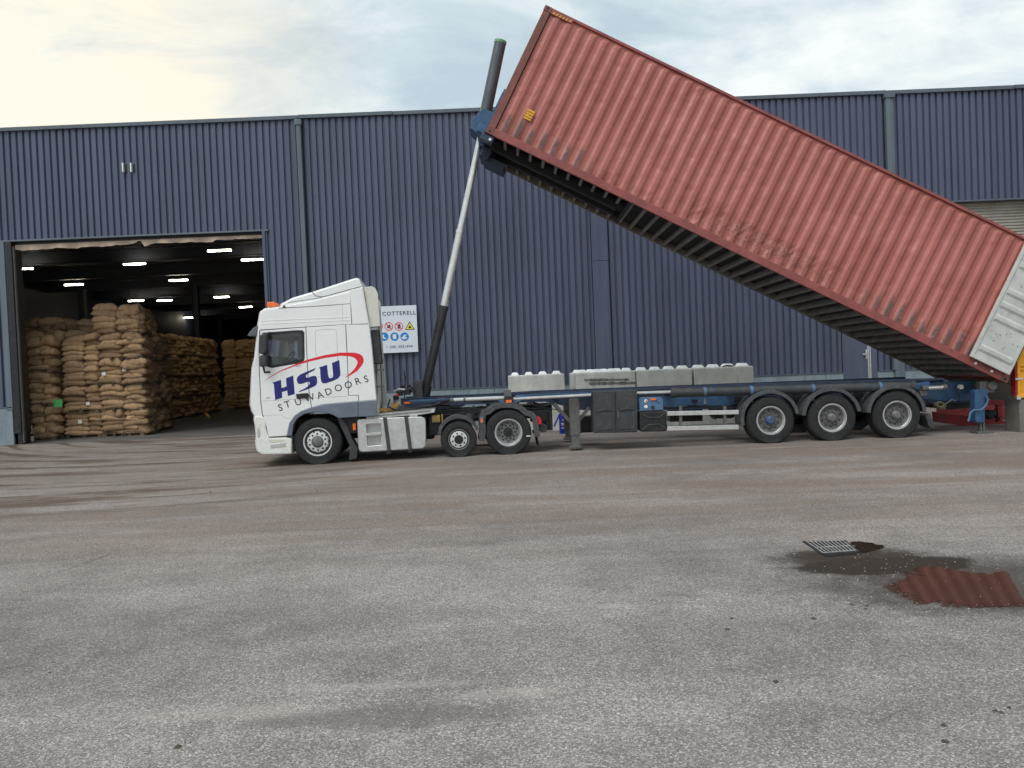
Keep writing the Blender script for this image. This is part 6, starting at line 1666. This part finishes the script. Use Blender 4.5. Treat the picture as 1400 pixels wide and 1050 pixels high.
# put the label on a flat outer rib
lab_x = 0.17+0.2785*2+0.07+0.07; 
q = MB(); q.box(0.59, 0.76, -0.0035, -0.0005, 0.61, 0.83); 
wl_ = q.build('warning_label', m_yellow, co_, local=True)
for i, tx in enumerate(('CAUTION', '9\'6" HIGH', 'CONTAINER')):
    text_mesh(tx, 0.042, 'lettering', m_inkblk, wl_, (0.67, -0.0055, 0.775-i*0.06), local=True)
q = MB()
for k in range(6): q.add([(0.20+k*0.075, -0.0025, CH-0.115), (0.235+k*0.075, -0.0025, CH-0.115), (0.265+k*0.075, -0.0025, CH-0.065), (0.23+k*0.075, -0.0025, CH-0.065)], [(0, 1, 2, 3)])
q.box(0.17, 0.66, -0.002, 0.0, CH-0.12, CH-0.06)
hs = MB(); hs.box(0.17, 0.66, -0.0012, 0.01, CH-0.12, CH-0.06); hs.build('stripe_plate', m_crail, co_, local=True)
q2 = MB()
for k in range(6): q2.add([(0.20+k*0.075, -0.003, CH-0.115), (0.235+k*0.075, -0.003, CH-0.115), (0.265+k*0.075, -0.003, CH-0.065), (0.23+k*0.075, -0.003, CH-0.065)], [(0, 1, 2, 3)])
q2.build('hazard_stripe', m_yellow, co_, local=True)
# open doors folded back along both sides; inner face outwards
for side in (0, 1):
    y0_ = -0.10 if side == 0 else CW+0.06
    s_ = -1 if side == 0 else 1
    q = MB(); x0_, x1_ = 11.18, CL-0.10
    z0_, z1_ = 0.15, CH-0.12
    q.box(x0_, x1_, y0_, y0_+0.04, z0_, z1_); dO = q.build('door', m_cdoor, co_, local=True, bevel=0.008)
    yb_ = y0_ if side == 0 else y0_+0.04
    for (a, b, w) in ((x0_, x0_+0.06, 0), (x1_-0.05, x1_, 0)):
        MB().box(a, b, yb_, yb_+s_*0.022, z0_, z1_).build('door_frame', m_cdoor, dO, local=True, bevel=0.005)
    for (a, b) in ((z0_, z0_+0.06), (z1_-0.06, z1_)):
        MB().box(x0_+0.062, x1_-0.052, yb_, yb_+s_*0.020, a, b).build('door_frame', m_cdoor, dO, local=True, bevel=0.005)
    for zc in (0.42, 1.12, 1.42, 1.72, 2.32):
        v = [(x0_+0.10, yb_, zc-0.09), (x1_-0.07, yb_, zc-0.09), (x1_-0.07, yb_+s_*0.03, zc-0.04), (x0_+0.10, yb_+s_*0.03, zc-0.04), (x1_-0.07, yb_+s_*0.03, zc+0.03), (x0_+0.10, yb_+s_*0.03, zc+0.03), (x1_-0.07, yb_, zc+0.08), (x0_+0.10, yb_, zc+0.08)]
        MB().add(v, [(0, 1, 2, 3), (3, 2, 4, 5), (5, 4, 6, 7), (0, 3, 5, 7), (1, 6, 4, 2), (0, 7, 6, 1)]).build('door_rib', m_cdoor, dO, local=True)
    q = MB(); rd = random.Random(3)
    for k in range(14): a, b = rd.uniform(x0_+0.12, x1_-0.1), rd.uniform(0.55, 1.0) if k < 10 else rd.uniform(1.9, 2.2); q.box(a-.008, a+.008, yb_+s_*0.001, yb_+s_*0.006, b-.008, b+.008)
    q.build('rivet', m_steel, dO, local=True)
q = MB(); q.lathe([(0, -0.02), (0.028, -0.02), (0.03, 0.0)], 12, (11.40, -0.002, 0.09)); q.lathe([(0, -0.02), (0.028, -0.02), (0.03, 0.0)], 12, (11.78, -0.002, 0.09)); q.build('rail_bolt', m_paper, co_, local=True)

# tipping head frame (blue) clasping the container front; belongs to the trailer's ram
hf = thing('tipping_head_frame', 'blue steel head frame joining the ram to the raised container front', 'ram bracket', cA, rot=(0, TILT, 0))
q = MB()
for y in (0.75, 1.55): q.box(-0.16, -0.03, y, y+0.12, -0.08, 1.15)
q.build('upright', m_blue, hf, local=True, bevel=0.008)
q = MB(); q.box(-0.20, -0.02, 0.10, CW-0.10, -0.02, 0.16); q.build('cross_beam', m_blue, hf, local=True, bevel=0.01)
q = MB(); q.box(-0.16, 0.02, 0.78, 0.95, 1.06, 1.24); q.box(-0.16, 0.02, 1.5, 1.67, 1.06, 1.24); q.build('top_clamp', m_lblue, hf, local=True, bevel=0.01)
q = MB(); q.prism([(-0.16, 0.10), (-0.16, 0.70), (-0.42, 0.66), (-0.52, 0.34), (-0.46, 0.16)], 0.86, 0.90); q.prism([(-0.16, 0.10), (-0.16, 0.70), (-0.42, 0.66), (-0.52, 0.34), (-0.46, 0.16)], 1.52, 1.56); q.box(-0.50, -0.16, 0.90, 1.52, 0.16, 0.20); q.build('ram_cradle', m_blue, hf, local=True, bevel=0.008)
q = MB(); q.box(-0.06, 0.16, 0.95, 1.7, -0.26, -0.04); q.box(0.10, 0.55, 1.1, 1.8, -0.30, -0.16); q.build('lock_housing', m_navy, hf, local=True, bevel=0.012)
for ya_ in (0.02, CW-0.2):
    q = MB(); q.box(-0.05, 0.22, ya_, ya_+0.18, -0.16, -0.02); q.build('corner_lock', m_navy, hf, local=True, bevel=0.012)
q = MB(); q.box(0.1, 3.2, 0.86, 1.0, -0.06, 0.10); q.box(0.1, 3.2, 1.44, 1.58, -0.06, 0.10); q.build('tilt_arm', m_chass, hf, local=True, bevel=0.01)
q = MB(); q.tube([(0.16, 0.03, -0.10), (0.16, -0.03, -0.10)], 0.028, 12); q.build('lock_pin', m_paper, hf, local=True)
q = MB(); q.tube([(-0.02, 0.3, 1.05), (-0.03, 0.3, 1.28)], 0.01, 6); q.build('indicator_rod', m_steel, hf, local=True)

# ------------------------------------------------------------------ receiving machine at the right edge
mc = thing('conveyor_base', 'red steel conveyor base with a khaki chute under the raised container end', 'machine', (at(1340, 580, 18.3).x, 18.5, 0))
def PX(pts, Y): return [(at(a, b, Y).x, at(a, b, Y).z) for a, b in pts]
MB().prism(PX([(1278, 563), (1352, 572), (1378, 576), (1378, 587), (1360, 588), (1280, 577)], 18.2), 18.2, 18.35).build('base_beam', m_redm, mc, bevel=0.01)
MB().prism(PX([(1352, 546), (1382, 548), (1382, 555), (1350, 553)], 17.8), 17.8, 17.95).build('upper_beam', m_redm, mc, bevel=0.01)
m = MB(); a, b = PX([(1366, 553), (1366, 577)], 17.85); m.box(a[0]-.05, a[0]+.05, 17.82, 17.94, b[1], a[1]); m.bar((at(1378, 576, 17.8).x, 17.8, at(1378, 576, 17.8).z), (at(1400, 548, 17.8).x, 17.8, at(1400, 548, 17.8).z), 0.06); m.bar((at(1366, 573, 17.7).x, 17.7, at(1366, 573, 17.7).z), (at(1395, 567, 17.7).x, 17.7, at(1395, 567, 17.7).z), 0.06); m.build('strut', m_redm, mc)
MB().prism(PX([(1345, 525), (1352, 502), (1372, 500), (1392, 470), (1402, 500), (1402, 545), (1384, 548), (1350, 547), (1340, 540)], 18.1), 18.1, 18.16).build('chute_side', m_khaki, mc)
m = MB(); m.bar((at(1360, 507, 17.6).x, 17.6, at(1360, 507, 17.6).z), (at(1392, 528, 17.6).x, 17.6, at(1392, 528, 17.6).z), 0.05, 0.14); m.build('chute_lip', m_wood, mc)
m = MB(); p = at(1352, 566, 17.9); m.tube([p+Vector((-.12, 0, 0)), p+Vector((.12, 0, 0))], 0.1, 14); m.box(p.x-.06, p.x+.06, 17.8, 17.9, p.z-.12, p.z+.1); m.build('gear_motor', m_chass, mc, smooth=30)
MB().box(at(1280, 560, 19.8).x, at(1460, 560, 19.8).x, 19.7, 19.8, 0.0, 1.15).build('hopper_back', m_redm, mc)
hp_ = thing('yellow_hopper', 'yellow steel hopper side with red edge strip standing on a grey post', 'hopper', (at(1398, 600, 16.3).x, 16.3, 0))
Yh = 16.3
MB().prism(PX([(1389.5, 463), (1500, 458), (1500, 540), (1391, 544)], Yh), Yh+0.02, Yh+0.06).build('side_plate', m_yellow, hp_)
m = MB()
for (t, b) in ((463, 466.5), (498, 501), (503.5, 506), (540.5, 544)): m.prism(PX([(1390, t), (1500, t-4), (1500, b-4), (1390, b)], Yh), Yh-0.02, Yh+0.02)
m.prism(PX([(1389, 462.5), (1392.5, 462.3), (1394.5, 544), (1391, 544.3)], Yh), Yh-0.03, Yh+0.1); m.build('stiffener', m_yellow, hp_, bevel=0.004)
MB().prism(PX([(1386.3, 464), (1388.8, 463.5), (1390.8, 541), (1388.3, 541)], Yh), Yh-0.01, Yh+0.14).build('edge_strip', m_redm, hp_)
MB().prism(PX([(1386.5, 517), (1396, 516), (1396, 519), (1386.5, 519.5)], Yh), Yh-0.05, Yh-0.031).build('clip', m_alu, hp_)
MB().prism(PX([(1388.5, 541), (1394, 541), (1394, 546), (1388.5, 546)], Yh), Yh-0.05, Yh-0.031).build('clip', m_alu, hp_)
a = at(1393.5, 550, Yh); MB().box(a.x, a.x+0.5, Yh, Yh+0.5, 0, a.z+0.05).build('post', concrete_mat('post_grey', (0.13, 0.115, 0.10), (0.21, 0.19, 0.165)), hp_, bevel=0.01)
m = MB(); m.bar((at(1380, 566, 17.2).x, 17.2, at(1380, 566, 17.2).z), (at(1393, 543, 16.9).x, 16.9, at(1393, 543, 16.9).z), 0.06); m.build('brace', m_yellow, hp_)

# ------------------------------------------------------------------ drain gully
gA, gB, gC, gD = atz(1102, 741, 0.006), atz(1153, 739.5, 0.006), atz(1170.5, 753, 0.006), atz(1125, 756.5, 0.006)
gc = (gA+gB+gC+gD)/4
dg = thing('drain_grate', 'small steel drain grate in the asphalt beside the puddle', 'drain grate', gc)
def gp(u, v_): return gA.lerp(gB, u).lerp(gD.lerp(gC, u), v_)
m = MB(); m.add([(q.x, q.y, 0.005) for q in (gp(-.04, -.12), gp(1.04, -.12), gp(1.04, 1.25), gp(-.04, 1.25))], [(0, 1, 2, 3)]); m.build('pit', simple('pit_black', (0.004, 0.004, 0.004), 1.0), dg)
for (u0, v0, u1, v1) in ((-.03, -.06, 1.03, -.06), (-.03, 1.08, 1.03, 1.08), (-.03, -.06, -.03, 1.08), (1.03, -.06, 1.03, 1.08)):
    a, b = gp(u0, v0), gp(u1, v1); MB().bar((a.x, a.y, 0.005), (b.x, b.y, 0.005), 0.03, 0.006).build('rim_bar', m_chass, dg)
for i in range(10):
    u = 0.02+i*0.96/9; a, b = gp(u, 0.0), gp(u, 1.0); MB().bar((a.x, a.y, 0.010), (b.x, b.y, 0.010), 0.010, 0.007).build('grate_bar', m_rim, dg)
for v_ in (0.0, 0.55, 1.0):
    a, b = gp(0, v_), gp(1, v_); MB().bar((a.x, a.y, 0.0115), (b.x, b.y, 0.0115), 0.011, 0.006).build('cross_bar', m_rim, dg)

# ------------------------------------------------------------------ loose grit and leaves on the yard
rg = random.Random(5); v = []; f = []
def chip(x, y, s, h):
    b = len(v); a0 = rg.uniform(0, 6.28)
    k = rg.choice((4, 5)); z0_ = gz(x, y)
    for i in range(k): a = a0+2*PI*i/k; r_ = s*rg.uniform(.6, 1.2); v.append((x+r_*math.cos(a), y+r_*math.sin(a), z0_+0.001))
    v.append((x+rg.uniform(-s, s)*.3, y+rg.uniform(-s, s)*.3, z0_+h))
    for i in range(k): f.append((b+i, b+(i+1) % k, b+k))
for i in range(5200):
    px, py = rg.uniform(-20, 1420), 640+430*rg.random()**1.1; p = atz(px, py, 0); chip(p.x, p.y, rg.uniform(.003, .009), rg.uniform(.003, .008))
me = MB(); me.v = v; me.f = f; me.m = [0]*len(f)
t = NT('pale_grit'); co = t.coord('World'); t.set('Base Color', t.ramp(t.noise(co, 9, 2), [(0.3, (0.10, 0.095, 0.09)), (0.5, (0.30, 0.29, 0.27)), (0.7, (0.5, 0.49, 0.46))])); t.set('Roughness', .9)
tag(me.build('loose_grit', t.mat), 'pale grit scattered over the asphalt yard', 'grit', kind='stuff')
v = []; f = []
for (px, py) in ((1165, 827), (1185, 828.5), (577//2+0, 672), (288, 673), (434, 672), (1292, 1014), (1184, 833), (243, 1021), (68, 920), (1361, 972), (1370, 975), (1001, 846), (995, 861), (1112, 846), (1380, 968), (1060, 932), (1290, 992)):
    p = atz(px, py, 0); chip(p.x, p.y, rg.uniform(.012, .03), .012)
me = MB(); me.v = v; me.f = f; me.m = [0]*len(f)
tag(me.build('leaf_litter', simple('dead_leaf', (0.06, 0.045, 0.03), 0.9, var=.4)), 'dark dead leaf scraps scattered on the asphalt', 'leaf litter', kind='stuff')

for o in list(bpy.data.objects):
    b_ = o.name.split('.')[0]
    if b_ in ('hand_holes', 'wheel_nuts', 'hub_bolts', 'rack_teeth', 'rivet', 'tread_ribs', 'hazard_stripe', 'rail_bolt', 'seam_line', 'spoiler_gap', 'pictogram'): o['kind'] = 'stuff'
